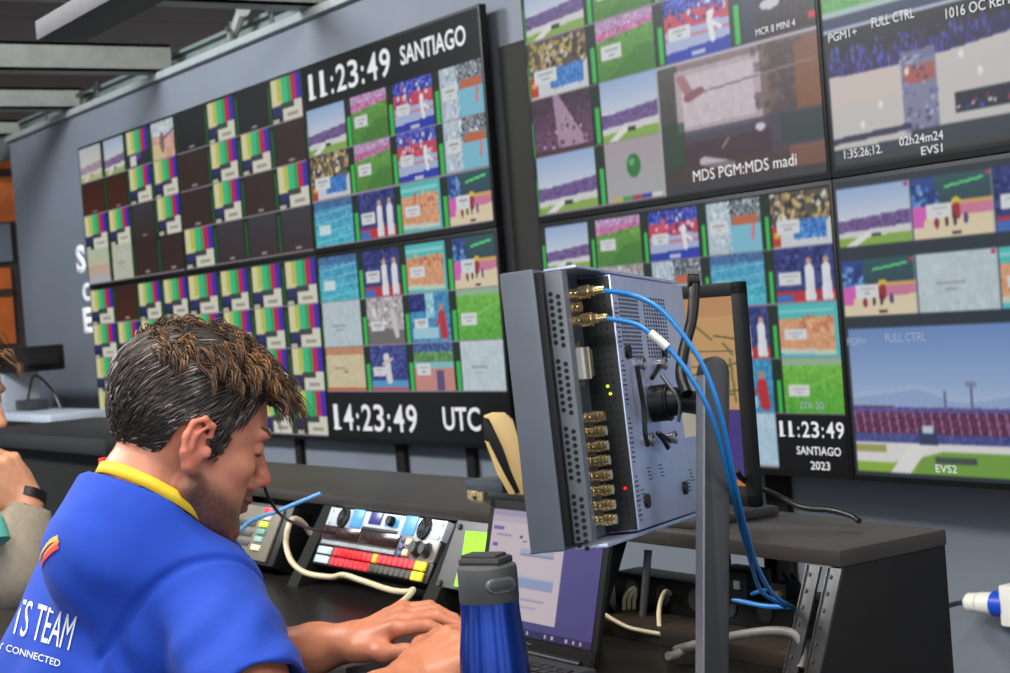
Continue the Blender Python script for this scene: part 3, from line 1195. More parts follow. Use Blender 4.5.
# ---- rack units on the sloping front
yt, zt, yb_, zb_ = -1.376, .889, -1.430, .787
UPS = V((0, yt - yb_, zt - zb_)); SL = UPS.length; UPS.normalize()
NRM = V((1, 0, 0)).cross(UPS)       # points out to the room and up
RK = frame((5.322, (yt + yb_) / 2, (zt + zb_) / 2), (1, 0, 0), UPS, NRM)
RW, RH = .43, SL / 3
M_PANELW = mat('pale_metal_panel', (186, 194, 204), .4, .2, noise=.06)
M_SKY = mat('sky_blue_plastic', (70, 150, 214), .4, noise=.05)
M_KEYR = mat('lit_red_key', (190, 26, 36), .4, noise=.05, emit=(214, 30, 44), estr=.55)
M_KEYY = mat('lit_yellow_key', (214, 190, 30), .4, noise=.05, emit=(222, 200, 30), estr=.5)
M_KEYO = mat('lit_orange_key', (226, 150, 30), .4, noise=.05, emit=(236, 160, 30), estr=.7)
M_KEYD = mat('unlit_key', (64, 62, 52), .5, noise=.08)
M_KEYW = mat('pale_key_legend', (176, 196, 206), .5, noise=.08, emit=(150, 170, 180), estr=.3)


def rk(k):
    return RK @ Matrix.Translation((0, SL / 2 - (k + .5) * RH, 0))


t = thing('rack_unit', 'pale rack unit with sky blue panels and two round black fans, uppermost of three', 'rack unit', rk(0) @ V((0, -RH / 2, 0)), 'rack units in the sloping console')
Mk = rk(0)
m = MB(); m.lohi((-RW / 2, -RH / 2 + .001, -.09), (RW / 2, RH / 2 - .001, .002), Mk, .0015)
for sx in (-1, 1):
    for sy in (-1, 1):
        m.cyl(Mk @ V((sx * (RW / 2 - .012), sy * RH * .3, .001)), Mk @ V((sx * (RW / 2 - .012), sy * RH * .3, .004)), .004, n=10)
m.build('front_panel', M_PANELW, t)
for sx in (-1, 1):
    m = MB(); c = V((sx * .15, 0, 0))
    m.cyl(Mk @ (c + V((0, 0, .001))), Mk @ (c + V((0, 0, .005))), .0205, n=28)
    m.ring(Mk @ (c + V((0, 0, .005))), Mk.to_3x3() @ V((0, 0, 1)), .019, .0016)
    for q in range(5):
        a = q * math.pi / 5
        m.box((0, 0, 0), (.034, .0016, .002), Mk @ Matrix.Translation(c + V((0, 0, .006))) @ Matrix.Rotation(a, 4, 'Z'))
    m.build('fan_grille', M_BLACK, t)
    m = MB(); m.lohi((sx * .098 - .022, -.016, .001), (sx * .098 + .022, .0195, .004), Mk, .001); m.build('blue_panel', M_SKY, t)
m = MB(); m.lohi((-.052, -.005, .001), (-.008, .018, .004), Mk, .001); m.build('display', mat('indigo_display', (30, 30, 90), .3, noise=.03, emit=(50, 54, 140), estr=.6), t)
m = MB(); m.lohi((.008, -.006, .001), (.058, .015, .003), Mk, .001); m.build('blue_panel', M_SKY, t)
m = MB(); m.cyl(Mk @ V((.034, .004, .002)), Mk @ V((.034, .004, .014)), .010, .009, 18); m.build('knob', M_BLACK, t)
m = MB(); m.lohi((-.07, -.018, .001), (.062, -.011, .003), Mk, .0005); m.build('slot', M_BLACK, t)

t = thing('rack_unit', 'black rack unit with dark windows and small knobs, directly above the red keys', 'rack unit', rk(1) @ V((0, -RH / 2, 0)), 'rack units in the sloping console')
Mk = rk(1)
m = MB(); m.lohi((-RW / 2, -RH / 2 + .001, -.09), (RW / 2, RH / 2 - .001, .001), Mk, .0015); m.build('front_panel', mat('bronze_panel', (62, 56, 54), .4, .3, noise=.1), t)
for x0, x1 in ((-.205, -.07), (-.062, .075)):
    m = MB(); m.lohi((x0, -.004, .0005), (x1, .020, .003), Mk, .0006); m.build('window', mat('smoked_window', (46, 24, 22), .15, noise=.05), t)
m = MB()
for q in range(34):
    m.lohi((-.205 + q * .0083, -.0155, .0005), (-.2005 + q * .0083, -.0085, .002), Mk)
m.build('scale', M_PANELW, t)
m = MB(); m.lohi((.082, -.02, .0005), (.212, .021, .002), Mk, .0006); m.build('control_panel', mat('dim_metal', (120, 116, 112), .4, .4, noise=.1), t)
for q, (x, y, mm) in enumerate(((.095, .012, M_SKY), (.095, -.002, M_SKY), (.095, -.014, M_SKY))):
    m = MB(); m.lohi((x - .007, y - .004, .001), (x + .007, y + .004, .006), Mk, .001); m.build('button', mat('indigo_key', (40, 50, 130), .4, noise=.05), t)
for y in (.010, -.010):
    m = MB(); m.lohi((.108, y - .006, .001), (.128, y + .006, .008), Mk, .002); m.build('button', mat('cream_key', (214, 190, 150), .4, noise=.05), t)
for x, r in ((.150, .013), (.182, .011)):
    m = MB(); m.cyl(Mk @ V((x, 0, .001)), Mk @ V((x, 0, .016)), r, r * .85, 20); m.ring(Mk @ V((x, 0, .003)), Mk.to_3x3() @ V((0, 0, 1)), r + .002, .0015); m.build('knob', M_DARK, t)

t = thing('key_panel', 'black rack panel with two rows of lit red and yellow square keys', 'control panel', rk(2) @ V((0, -RH / 2, 0)))
Mk = rk(2)
m = MB(); m.lohi((-RW / 2, -RH / 2 + .001, -.07), (RW / 2, RH / 2 - .001, .001), Mk, .0015); m.build('front_panel', M_BLACK, t)
for q in range(2):
    m = MB(); m.lohi((-.205, .003 - q * .018, .001), (-.150, .017 - q * .018, .004), Mk, .001)
    m.build('legend_strip', M_KEYW, t)
nk = 18
for r_ in range(2):
    for q in range(nk):
        x = -.138 + q * .0188
        if q >= nk - 2:
            mm = M_KEYY
        elif r_ == 0:
            mm = M_KEYO if q == 8 else M_KEYR
        else:
            mm = M_KEYR if q < 8 else M_KEYD
        m = MB(); m.lohi((x, .002 - r_ * .0185, .001), (x + .0168, .018 - r_ * .0185, .007), Mk, .0015, 1)
        m.build('key', mm, t)
# blank panel right of the units, with notes stuck to it
t = thing('blank_panel', 'plain grey panel beside the rack units with green notes on it', 'panel', (5.765, -1.43, DZ))
BP = frame((5.735, (yt + yb_) / 2 - .002, (zt + zb_) / 2), (1, 0, 0), UPS, NRM)
m = MB(); m.lohi((-.165, -SL / 2 + .002, -.006), (.17, SL / 2 + .004, .002), BP, .001); m.build('plate', mat('panel_grey', (92, 92, 94), .45, .2, noise=.08), t)
for y in (-.05, .05):
    m = MB(); m.cyl(BP @ V((-.150, y, .001)), BP @ V((-.150, y, .006)), .005, n=12); m.build('screw', M_BLACK, t)
M_NOTE = mat('green_paper', (132, 240, 20), .7, noise=.03, emit=(132, 240, 20), estr=.25)  # plain paper with a weak glow added to its colour
def note(name, lab, pts, px):
    me_pts = []
    for (u, v, b) in pts:
        o = BP @ V((0, 0, .004 + b)); d = at(u, v, 1) - CAM
        me_pts.append(CAM + d * ((o - CAM).dot(NRM) / d.dot(NRM)))
    m = MB(); n = len(pts)
    up = [p + NRM * .0006 for p in me_pts]
    m._add(me_pts + up, [tuple(reversed(range(n))), tuple(range(n, 2 * n))] + [(i, (i + 1) % n, n + (i + 1) % n, n + i) for i in range(n)])
    return tag(m.build(name, M_NOTE, smooth=False), lab, 'note', 'green notes on the grey panel')
note('sticky_note', 'bright green paper note, the larger and upper of two on the grey panel', [(460, 571, .010), (480, 575, .004), (500, 575, 0), (500, 534, 0), (466, 531, 0)], 0)
note('sticky_note', 'small bright green note below the larger one on the grey panel', [(454, 586, .004), (468, 588, .002), (470, 574, 0), (458, 571, .003)], 0)

# ---- box with small lights left of the rack, behind the chin of the man
XBX = frame((4.79, -1.405, .826), (1, 0, 0), UPS, NRM)
t = thing('intercom_box', 'grey and black equipment box with small lit keys in the shelf beside the rack', 'box', (4.72, -1.40, DZ))
m = MB(); m.lohi((-.23, -.068, -.05), (.15, .060, .0), XBX, .004); m.build('case', M_BLACK, t)
m = MB(); m.lohi((-.11, -.062, 0), (.12, .052, .006), XBX, .003); m.build('front', mat('olive_grey_front', (104, 98, 84), .55, noise=.12), t)
m = MB(); m.lohi((-.21, -.05, 0), (-.13, .048, .005), XBX, .003); m.build('front', M_DARK, t)
for k, (y, c) in enumerate(((.044, (214, 40, 50)), (.030, (206, 206, 190)), (.014, (190, 214, 60)), (-.002, (90, 140, 130)), (-.018, (120, 160, 150)), (-.036, (214, 206, 160)))):
    m = MB(); m.lohi((.045, y - .006, .005), (.080, y + .005, .011), XBX, .001)
    m.build('lamp_key', mat('key_light', c, .4, noise=.03, emit=c, estr=.5), t)
m = MB(); m.cyl(XBX @ V((-.17, -.03, .004)), XBX @ V((-.17, -.03, .010)), .007, n=14); m.build('lamp_key', mat('red_lamp', (220, 20, 50), .4, noise=.03, emit=(230, 30, 60), estr=.9), t)
m = MB()
for y in (-.03, -.01, .012):
    m.lohi((-.08, y - .006, .005), (.02, y + .006, .008), XBX, .001)
m.build('button_strip', M_DARK, t)

# ---- telephone on the shelf
t = thing('telephone', 'telephone with a dark base and a tall cream handset standing up on the shelf', 'telephone', (5.62, -1.24, SZ))
def onshelf(x, y, Y=-1.24):
    return ony(x, y, Y)
m = MB()
b0, b1 = onshelf(480, 480), onshelf(512, 484)
m.lohi((b0.x, -1.275, SZ + .014), (b1.x + .02, -1.215, SZ + .034), None, .006)
m.build('base', mat('blue_grey_plastic', (54, 62, 72), .35, noise=.06), t)
m = MB(); m.lohi((b0.x + .005, -1.272, SZ + .004), (b0.x + .04, -1.25, SZ + .016), None, .003); m.cyl((b0.x + .012, -1.268, SZ), (b0.x + .012, -1.268, SZ + .014), .008, n=12); m.cyl((b0.x + .045, -1.268, SZ), (b0.x + .045, -1.268, SZ + .014), .008, n=12)
m.build('foot', M_BRASS, t)
# handset: outline in the shelf-parallel plane, thick across
def hand_piece(ptspx, d0, d1, mtl, nm):
    m = MB()
    o = at(500, 450, 2.87)
    P = [at(x, y, 2.87) - o for x, y in ptspx]
    m.prism([(p.dot(R_), p.dot(U_)) for p in P], frame(o, R_, U_, -F_), -d1, -d0, .004)
    return m.build(nm, mtl, t)
M_CREAM = mat('cream_plastic', (206, 176, 118), .42, noise=.06)
hand_piece([(484, 416), (492, 413), (505, 413), (513, 420), (519, 440), (524, 494), (516, 494), (507, 470), (499, 447)], -.020, .030, M_CREAM, 'handset_shell')
hand_piece([(483, 417), (489, 418), (503, 447), (511, 470), (520, 491), (513, 494), (503, 478), (491, 452), (484, 436)], -.026, .024, M_BLACK, 'earpiece')
hand_piece([(485, 440), (489, 441), (503, 470), (516, 493), (509, 493), (497, 472)], -.029, .020, M_CREAM, 'mouthpiece_edge')

# ---- desk screen with the orange drawing, on the shelf behind the post
rt, rb = ony(751, 280, -1.255), ony(757, 506, -1.255)
rt, rb = ony(743, 281, -1.255), ony(747, 506, -1.255)
h_ = rt.z - rb.z
wd = h_ * 1.56
DM = frame((rt.x - wd / 2, -1.255, (rt.z + rb.z) / 2), (1, 0, 0), (0, 1, 0), (0, 0, 1)) @ Matrix.Rotation(math.radians(-2), 4, 'Z')
t = thing('desk_monitor', 'black desk monitor showing an orange page with a sketch, standing on the shelf', 'monitor', (rt.x - wd / 2, -1.22, SZ))
m = MB()
bz = .020
m.lohi((-wd / 2, 0, -h_ / 2), (-wd / 2 + bz, .016, h_ / 2), DM, .003); m.lohi((wd / 2 - bz, 0, -h_ / 2), (wd / 2, .016, h_ / 2), DM, .003)
m.lohi((-wd / 2, 0, h_ / 2 - bz), (wd / 2, .016, h_ / 2), DM, .003); m.lohi((-wd / 2, 0, -h_ / 2), (wd / 2, .016, -h_ / 2 + bz), DM, .003)
m.lohi((-wd / 2 + .006, .011, -h_ / 2 + .006), (wd / 2 - .006, .016, h_ / 2 - .006), DM, .002); m.lohi((-wd / 2 + .12, .018, -h_ / 2 + .06), (wd / 2 - .12, .045, h_ / 2 - .08), DM, .004)
m.build('housing', M_BLACK, t)
A = canvas(200, 300, (214, 160, 98))
q = Tile(A, 0, 0, 1, 1)
q.rect(0, 0, 1, .1, (206, 146, 90))
q.rect(0, .58, 1, 1, (70, 50, 140))
q.rect(0, .955, 1, 1, (60, 40, 40)); q.rect(.90, .94, .98, .97, (226, 120, 40))
ink = (96, 104, 40)
for l in ((.58, .28, .92, .28), (.60, .36, .90, .36), (.62, .24, .66, .30), (.86, .24, .92, .30), (.55, .42, .95, .34), (.6, .52, .78, .36), (.7, .5, .94, .48), (.72, .40, .88, .46), (.9, .32, .92, .54), (.56, .54, .9, .5), (.66, .14, .78, .22), (.80, .2, .95, .22)):
    q.line(.70 + (l[0] - .55) * .70, l[1], .70 + (l[2] - .55) * .70, l[3], .0050, ink, .9)
picture('screen', soften(A), DM @ Matrix.Translation((0, .0105, 0)), wd - 2 * bz, h_ - 2 * bz, M_SCREEN_R, t)
cx = rt.x - wd / 2
m = MB(); m.lohi((cx - .03, -1.225, SZ + .01), (cx + .03, -1.19, rb.z + .1), None, .004); m.build('neck', M_BLACK, t)
m = MB(); m.lohi((cx - .12, -1.335, SZ), (cx + .20, -1.17, SZ + .014), None, .005); m.build('base', mat('base_plastic', (50, 48, 46), .45, noise=.08), t)

# ---- laptop
LW, LHt = .300, .208
LH = V((1, 0, 0)); LV = V((0, math.sin(.25), math.cos(.25))); LN = LH.cross(LV)
LM = frame(V((6.2014, -1.5698, DZ + .018)) - LH * LW / 2 + LV * LHt / 2, LH, LV, LN)
t = thing('laptop', 'open laptop showing a white page on a purple desktop, in front of the man', 'laptop', (6.05, -1.65, DZ))
m = MB(); m.lohi((-LW / 2, -LHt / 2, -.007), (LW / 2, LHt / 2, 0), LM, .002)
m.lohi((-LW / 2, -LHt / 2, -.001), (-LW / 2 + .011, LHt / 2, .001), LM); m.lohi((LW / 2 - .011, -LHt / 2, -.001), (LW / 2, LHt / 2, .001), LM)
m.lohi((-LW / 2, LHt / 2 - .010, -.001), (LW / 2, LHt / 2, .001), LM); m.lohi((-LW / 2, -LHt / 2, -.001), (LW / 2, -LHt / 2 + .02, .001), LM)
m.build('lid', M_BLACK, t)
A = canvas(190, 300, (92, 84, 150))
q = Tile(A, 0, 0, 1, 1)
q.grad(0, 1.01, (92, 86, 158), (80, 74, 140))
q.rect(.0, .0, .68, .88, (214, 196, 206))
q.rect(0, 0, .68, .05, (170, 160, 190)); q.rect(0, .05, .68, .1, (196, 182, 200))
q.rect(.02, .14, .12, .17, (120, 110, 190)); q.rect(.06, .2, .2, .22, (170, 160, 186)); q.rect(.03, .28, .08, .31, (110, 100, 200))
for k in range(4):
    q.rect(.06, .36 + .06 * k, .2 - .02 * (k % 2), .375 + .06 * k, (160, 150, 176))
q.rect(.30, .30, .60, .34, (176, 180, 206)); q.rect(.30, .34, .60, .36, (146, 150, 190))
q.rect(.24, .54, .62, .62, (150, 164, 206)); q.rect(.24, .52, .62, .54, (186, 190, 214))
q.rect(.2, .70, .56, .72, (176, 166, 186)); q.rect(.2, .76, .5, .78, (186, 176, 196))
q.rect(.28, .20, .30, .225, (70, 60, 90)); q.rect(.31, .24, .34, .25, (110, 96, 120))
q.rect(0, .94, 1, 1, (56, 50, 100))
for u in (.28, .44, .60, .66, .78, .84, .90):
    q.rect(u, .955, u + .018, .985, (200, 196, 214))
picture('screen', soften(A), LM @ Matrix.Translation((0, .004, .0015)) @ frame((0, 0, 0), (1, 0, 0), (0, 0, -1), (0, 1, 0)), LW - .024, LHt - .034, M_SCREEN_R, t)
hb = LM @ V((0, -LHt / 2, 0))
m = MB()
BX = frame((hb.x, hb.y, DZ), LH, V((0, 0, 1)).cross(LH), (0, 0, 1))
m.lohi((-LW / 2, -.215, 0), (LW / 2, .002, .017), BX, .003)
m.build('base', M_DARK, t)
m = MB(); m.cyl(BX @ V((-LW * .4, .0, .017)), BX @ V((LW * .4, .0, .017)), .006, n=12); m.build('hinge', M_BLACK, t)
m = MB()
for r_ in range(5):
    for c_ in range(13):
        x = -LW / 2 + .018 + c_ * .0213; y = -.028 - r_ * .0195
        m.lohi((x, y - .016, .0165), (x + .018, y, .019), BX, .001, 1)
m.build('keyboard', M_BLACK, t)
m = MB(); m.lohi((-.05, -.20, .0165), (.05, -.135, .0175), BX, .001); m.build('touchpad', M_GREY, t)
text_mesh('badge', '—', LM @ frame((-.01, -LHt / 2 + .007, .0012), (1, 0, 0), (0, 1, 0), (0, 0, 1)), .006, M_GREY, t, align='CENTER')
# ------------------------------------------------------------------ broadcast monitor seen from behind, on its post
TC = at(616.41, 403.55, 1.8034)
tn = V((0.81110831, 0.58196997, 0.05843169)); th = V((-0.57930781, 0.81311653, -0.0569559)); tv = V((-0.0806584, 0.01234747, 0.99666532))
TM = frame(TC, th, tv, tn)           # x to the right, y up, z out of the back
TW, TH = .414, .275
TR = .2041                           # right end of the back


def tl(px, py, c=.035):
    """place on the back of the monitor, c metres out of the chassis, seen at a photo pixel"""
    o = TC + tn * c
    d = at(px, py, 1) - CAM
    q = CAM + d * ((o - CAM).dot(tn) / d.dot(tn)) - TC
    return q.dot(th), q.dot(tv)

M_SHELL = mat('monitor_shell', (92, 98, 108), .45, .15, noise=.06, nscale=30)
M_BACK = mat('brushed_back_plate', (200, 208, 234), .34, .7, noise=.05, nscale=40)
M_RECESS = mat('recess_panel', (86, 94, 98), .4, .5, noise=.12, nscale=60)
M_SIDEBOX = mat('black_mesh_side', (18, 18, 18), .5, noise=.3, nscale=300)
M_PRINT = mat('printed_ink', (40, 44, 70), .6, noise=.05)
t = thing('broadcast_monitor', 'grey broadcast monitor seen from behind with rows of brass sockets and two blue cables', 'monitor', TM @ V((0, -TH / 2, 0)))
m = MB()
m.lohi((-TW / 2, -TH / 2, -.040), (TR, TH / 2, -.004), TM, .003)
m.build('front_shell', M_SHELL, t)
m = MB()
m.lohi((-TW / 2 + .004, -TH / 2 + .004, -.006), (TR - .004, TH / 2 - .004, 0), TM, .001)
m.build('chassis', M_RECESS, t)
m = MB(); m.lohi((-TW / 2 + .030, -TH / 2 - .002, -.004), (TR, -TH / 2 + .002, .030), TM, .0008); m.build('bottom_flange', M_BACK, t)
m = MB(); m.lohi((-TW / 2 + .030, TH / 2 - .002, -.004), (TR, TH / 2 + .001, .030), TM, .0008); m.build('top_flange', M_BACK, t)
m = MB(); m.lohi((-TW / 2 - .001, -TH / 2 + .0, -.040), (TR, -TH / 2 + .002, -.030), TM, .001); m.build('front_trim', M_DARK, t)
m = MB()
px0 = -TW / 2 + .012
m.lohi((px0, -TH / 2 + .006, 0), (px0 + .016, TH / 2 - .004, .021), TM, .0015)
o_rail = m.build('vent_rail', mat('rail_shell', (104, 108, 114), .45, .2, noise=.06), t)
m = MB()
for k in range(4):
    y0 = TH / 2 - .026 - k * .066
    for q in range(8):
        for c in range(2):
            yy = y0 - q * .0068 - (c * .0034)
            zz = .007 + c * .0075
            m.cyl(TM @ V((px0 - .0004, yy, zz)), TM @ V((px0 + .002, yy, zz)), .0024, n=10)
m.build('vent_holes', M_BLACK, t)
m = MB()
m.lohi((px0 - .010, -TH / 2 + .004, -.004), (px0 + .001, TH / 2 - .004, .003), TM, .0005)
m.build('gap_strip', M_BLACK, t)
# raised rear box
bx0 = -.0865
m = MB(); m.lohi((bx0, -TH / 2 + .006, 0), (bx0 + .004, TH / 2 - .006, .0335), TM, .0005)
m.build('box_side', M_SIDEBOX, t)
m = MB(); m.lohi((bx0 + .003, -TH / 2 + .005, 0), (TR - .003, TH / 2 - .005, .035), TM, .0015)
m.build('rear_cover', M_BACK, t)
m = MB()
for i in range(30):
    for j in range(4):
        m.cyl(TM @ V((bx0 - .0003, TH / 2 - .02 - i * .008, .007 + j * .0065)), TM @ V((bx0 + .001, TH / 2 - .02 - i * .008, .007 + j * .0065)), .0014, n=6)
m.build('mesh_holes', mat('hole_black', (5, 5, 5), .8, noise=.05), t)
for y, z, c in ((.018, .020, (180, 220, 60)), (.010, .022, (200, 190, 50)), (-.088, .026, (214, 30, 30))):
    m = MB(); m.cyl(TM @ V((bx0 - .001, y, z)), TM @ V((bx0 + .001, y, z)), .0017, n=10); m.build('status_light', mat('led', c, .4, noise=.02, emit=c, estr=1.2), t)
# vents, printing, screws on the rear cover
for bxs in ((tl(619, 300)[0], tl(636, 300)[0]), (tl(643, 300)[0], tl(663, 300)[0])):
    m = MB()
    for i in range(16):
        for j in range(9):
            x = bxs[0] + (bxs[1] - bxs[0]) * j / 8; y = TH / 2 - .026 - i * .0043
            m.box((x, y, .0352), (.0040, .0026, .0006), TM)
    m.build('vent_grille', mat('vent_black', (44, 50, 66), .8, noise=.05), t)
m = MB()
for k in range(46):
    if k % 12 in (10, 11):
        continue
    m.box((bx0 + .012, TH / 2 - .035 - k * .005, .0352), (.006 + .004 * (k % 3), .0016, .0003), TM)
m.build('printing', M_PRINT, t)
for x, y in (tl(648, 468), tl(642, 490), tl(690, 470), tl(688, 480), tl(660, 465)):
    m = MB()
    for q in range(4):
        m.box((x + .002 * q, y - q * .004, .0352), (.012, .0012, .0003), TM)
    m.build('printing', M_PRINT, t)
m = MB(); m.lohi((tl(684, 425)[0], tl(690, 437)[1], .0348), (tl(696, 425)[0], tl(690, 412)[1], .0356), TM); m.build('rating_plate', mat('pale_sticker', (206, 196, 170), .5, noise=.1), t)
for x, y in (tl(627, 352), tl(663, 352), tl(684, 488), tl(646, 501)):
    m = MB(); m.cyl(TM @ V((x, y, .035)), TM @ V((x, y, .0385)), .0075, n=16); m.build('cover_screw', M_BLACK, t)
VS = (tl(637, 364), tl(659, 364), tl(646, 440), tl(669, 438))
for x, y in VS:
    m = MB(); m.cyl(TM @ V((x, y, .035)), TM @ V((x, y, .042)), .006, n=14); m.ring(TM @ V((x, y, .042)), tn, .006, .0018, 14, 6); m.build('thumb_screw', M_ALU, t)
for P in [[(*tl(*q, .044), .044) for q in path] for path in ([(637, 366), (640, 385), (644, 410), (645, 432), (648, 446)], [(659, 366), (656, 372), (652, 378)], [(669, 440), (663, 436), (658, 433), (664, 441), (668, 448)])]:
    m = MB(); m.tube([TM @ V(p) for p in P], .0026, 8, 6); m.build('tie_strap', M_BLACK, t)
# sockets: three at the top, a serial port, eight below
def bnc(x, y, long=False):
    m = MB()
    z1 = .016
    m.cyl(TM @ V((x, y, 0)), TM @ V((x, y, .003)), .0075, n=6)
    m.cyl(TM @ V((x, y, .003)), TM @ V((x, y, z1)), .0048, n=16)
    m.cyl(TM @ V((x, y, .006)), TM @ V((x, y, .008)), .0058, n=16)
    m.cyl(TM @ V((x, y, .012)), TM @ V((x, y, z1)), .0056, n=16)
    m.cyl(TM @ V((x - .0075, y, .0125)), TM @ V((x + .0075, y, .0125)), .0012, n=8)
    if long:
        for q in range(3):
            m.cyl(TM @ V((x, y, z1 + .004 * q)), TM @ V((x, y, z1 + .003 + .004 * q)), .0062 - .0006 * q, n=18)
    m.build('socket', M_BRASS, t)
SX = tl(577, 400, 0)[0]
TOPY = (.114, .100, .086)
for y in TOPY:
    bnc(SX, y, y != TOPY[1])
for k in range(8):
    bnc(SX, -.012 - k * .0148, True)
m = MB(); m.prism([(-.006, -.016), (.006, -.013), (.006, .013), (-.006, .016)], TM @ Matrix.Translation((SX + .004, .043, 0)), 0, .019, .001)
m.cyl(TM @ V((SX, .063, 0)), TM @ V((SX, .063, .009)), .004, n=6); m.cyl(TM @ V((SX, .023, 0)), TM @ V((SX, .023, .009)), .004, n=6)
m.build('serial_port', mat('nickel', (196, 186, 160), .3, 1, noise=.05), t)
m = MB(); m.lohi((SX - .008, .027, 0), (SX + .014, .059, .013), TM); m.build('port_plate', M_WHITE, t)
m = MB()
for k in range(30):
    m.box((-.156 + .003 * (k % 2), TH / 2 - .02 - k * .0048, .0003), (.010 - .003 * (k % 3), .0018, .0006), TM)
m.build('printing', M_WHITE, t)
for y in TOPY:
    m = MB(); m.lohi((SX - .022, y - .005, 0), (SX - .010, y + .005, .0008), TM); m.build('socket_label', M_WHITE, t)

# curved dark bracket at the right edge of the back
m = MB()
m.tube([at(695, 281, 1.84), at(692, 318, 1.82), at(684, 350, 1.80), at(681, 375, 1.78), at(687, 394, 1.76)], .0062, 10, 6)
m.cyl(at(688, 281, 1.84), at(699, 281, 1.84), .008, n=14)
m.build('side_bracket', M_BLACK, t)

# post and arm that carry it
pt, pb = at(713, 372, 1.735), at(712.5, 673, 1.705)
axis = (pb - pt).normalized()
foot = pt + axis * ((DZ - pt.z) / axis.z)
t2 = thing('monitor_stand', 'upright grey post with a rounded top that carries the broadcast monitor', 'stand', foot)
fwd = (pt - CAM); fwd = (fwd - axis * fwd.dot(axis)).normalized()
side = axis.cross(fwd).normalized()
if side.dot(R_) < 0:
    side = -side
ang = math.radians(24)
ex = (side * math.cos(ang) + fwd * math.sin(ang)).normalized()
ey = (-axis)
ez = ex.cross(ey).normalized()
L = (foot - pt).length
PM = frame(pt, ex, ey, ez)
hw = .0142
outline = [(-hw, -L + .004), (hw, -L + .004), (hw, 0)] + [(hw * math.cos(q), .016 * math.sin(q)) for q in [math.pi * k / 12 for k in range(1, 12)]] + [(-hw, 0)]
m = MB(); m.prism(outline, PM, -.010, .010, .002); m.build('post', mat('post_paint', (46, 46, 48), .38, .2, noise=.08), t2)
m = MB(); m.lohi((-hw - .0012, -L + .02, -.0085), (-hw + .001, -.004, .0105), PM, .0005); m.build('side_strip', mat('strip_grey', (124, 128, 134), .4, .3, noise=.06), t2)
m = MB(); m.lohi((foot.x - .09, foot.y - .075, DZ), (foot.x + .09, foot.y + .075, DZ + .008), None, .003); m.build('base_plate', M_BLACK, t2)
vc = TM @ V((*tl(652, 404), .036))
m = MB()
m.cyl(vc, vc + tn * .016, .020, .020, 28); m.cyl(vc + tn * .016, vc + tn * .030, .0165, .0150, 28); m.ring(vc + tn * .018, tn, .0185, .0022)
m.build('tilt_knob', M_BLACK, t2)
m = MB()
e = pt + axis * .035
m.tube([vc + tn * .012, vc + tn * .030 + th * .004, e], .0125, 12, 6)
m.build('arm', M_BLACK, t2)
m = MB(); m.tube([vc + tn * .02 - th * .024 + tv * .030, vc + tn * .034 - th * .018, vc + tn * .03 - th * .014 - tv * .022], .0022, 8, 6); m.build('arm_clip', M_ALU, t2)

# ---- cables
M_BLUEPALE = mat('pale_blue_jacket', (84, 150, 206), .4, noise=.05)
def cable(pts, r, mtl, name, lab, cat='cable', group=None, parent=None):
    m = MB(); m.tube(pts, r, 10, 8)
    return tag(m.build(name, mtl), lab, cat, group)
b1, b2 = TM @ V((SX, TOPY[0], .028)), TM @ V((SX, TOPY[2], .028))
def coax(b, path, lab):
    t = thing('coaxial_cable', lab, 'cable', path[-1], 'blue coaxial cables')
    m = MB(); m.tube([b + tn * .008] + path, .0027, 10, 8); m.build('jacket', M_BLUECAB, t)
    m = MB(); m.cyl(b - tn * .012, b - tn * .002, .0072, n=18); m.cyl(b - tn * .002, b + tn * .004, .0055, n=16); m.cyl(b + tn * .002, b + tn * .014, .0046, .0040, n=14)
    m.build('plug', M_BRASS, t)
    return t
coax(b1, [at(632, 295, 1.68), at(660, 309, 1.665), at(684, 336, 1.655), at(706, 372, 1.65), at(722, 420, 1.655), at(734, 480, 1.70), at(746, 530, 1.80), at(758, 568, 1.95), at(774, 595, 2.10), at(795, 609, 2.22)],
     'blue coaxial cable from the top brass socket down over the post into the shelf')
t = coax(b2, [at(632, 323, 1.67), at(650, 333, 1.66), at(672, 352, 1.655), at(694, 382, 1.65), at(713, 420, 1.655), at(727, 470, 1.69), at(737, 512, 1.76), at(752, 566, 1.94), at(762, 592, 2.08), at(786, 607, 2.2)],
     'lower blue coaxial cable with a white tag, from the third socket over the post')
P = spline([at(645, 330, 1.6615), at(654, 335, 1.659), at(664, 344.5, 1.656)], 6)
m = MB(); m.tube([at(650, 333, 1.66), at(658, 339.4, 1.658), at(667, 347.5, 1.656)], .0046, 10, 6); m.build('tag', M_WHITE, t)
cable([at(736, 470, 2.33), at(745, 481, 2.40), at(770, 492, 2.40), at(802, 507, 2.34), at(830, 510, 2.31), at(852, 516, 2.28), at(859, 521, 2.262)], .0042, M_BLKCAB, 'power_cable', 'black cable lying from the desk monitor to the end of the shelf')
cable([at(254, 462, 2.72), at(262, 476, 2.74), at(267, 494, 2.76), at(278, 512, 2.82), at(292, 522, 2.92), at(315, 530, 3.05), at(335, 533, 3.1)], .0028, M_BLKCAB, 'headset_cable', 'thin black cable coming from behind the face of the man to the rack')
cable([at(231, 541, 2.95), at(250, 522, 3.1), at(278, 511, 3.15), at(300, 502, 3.15), at(321, 493.5, 3.14)], .0040, M_BLUEPALE, 'network_cable', 'light blue network cable between the intercom box and the rack')
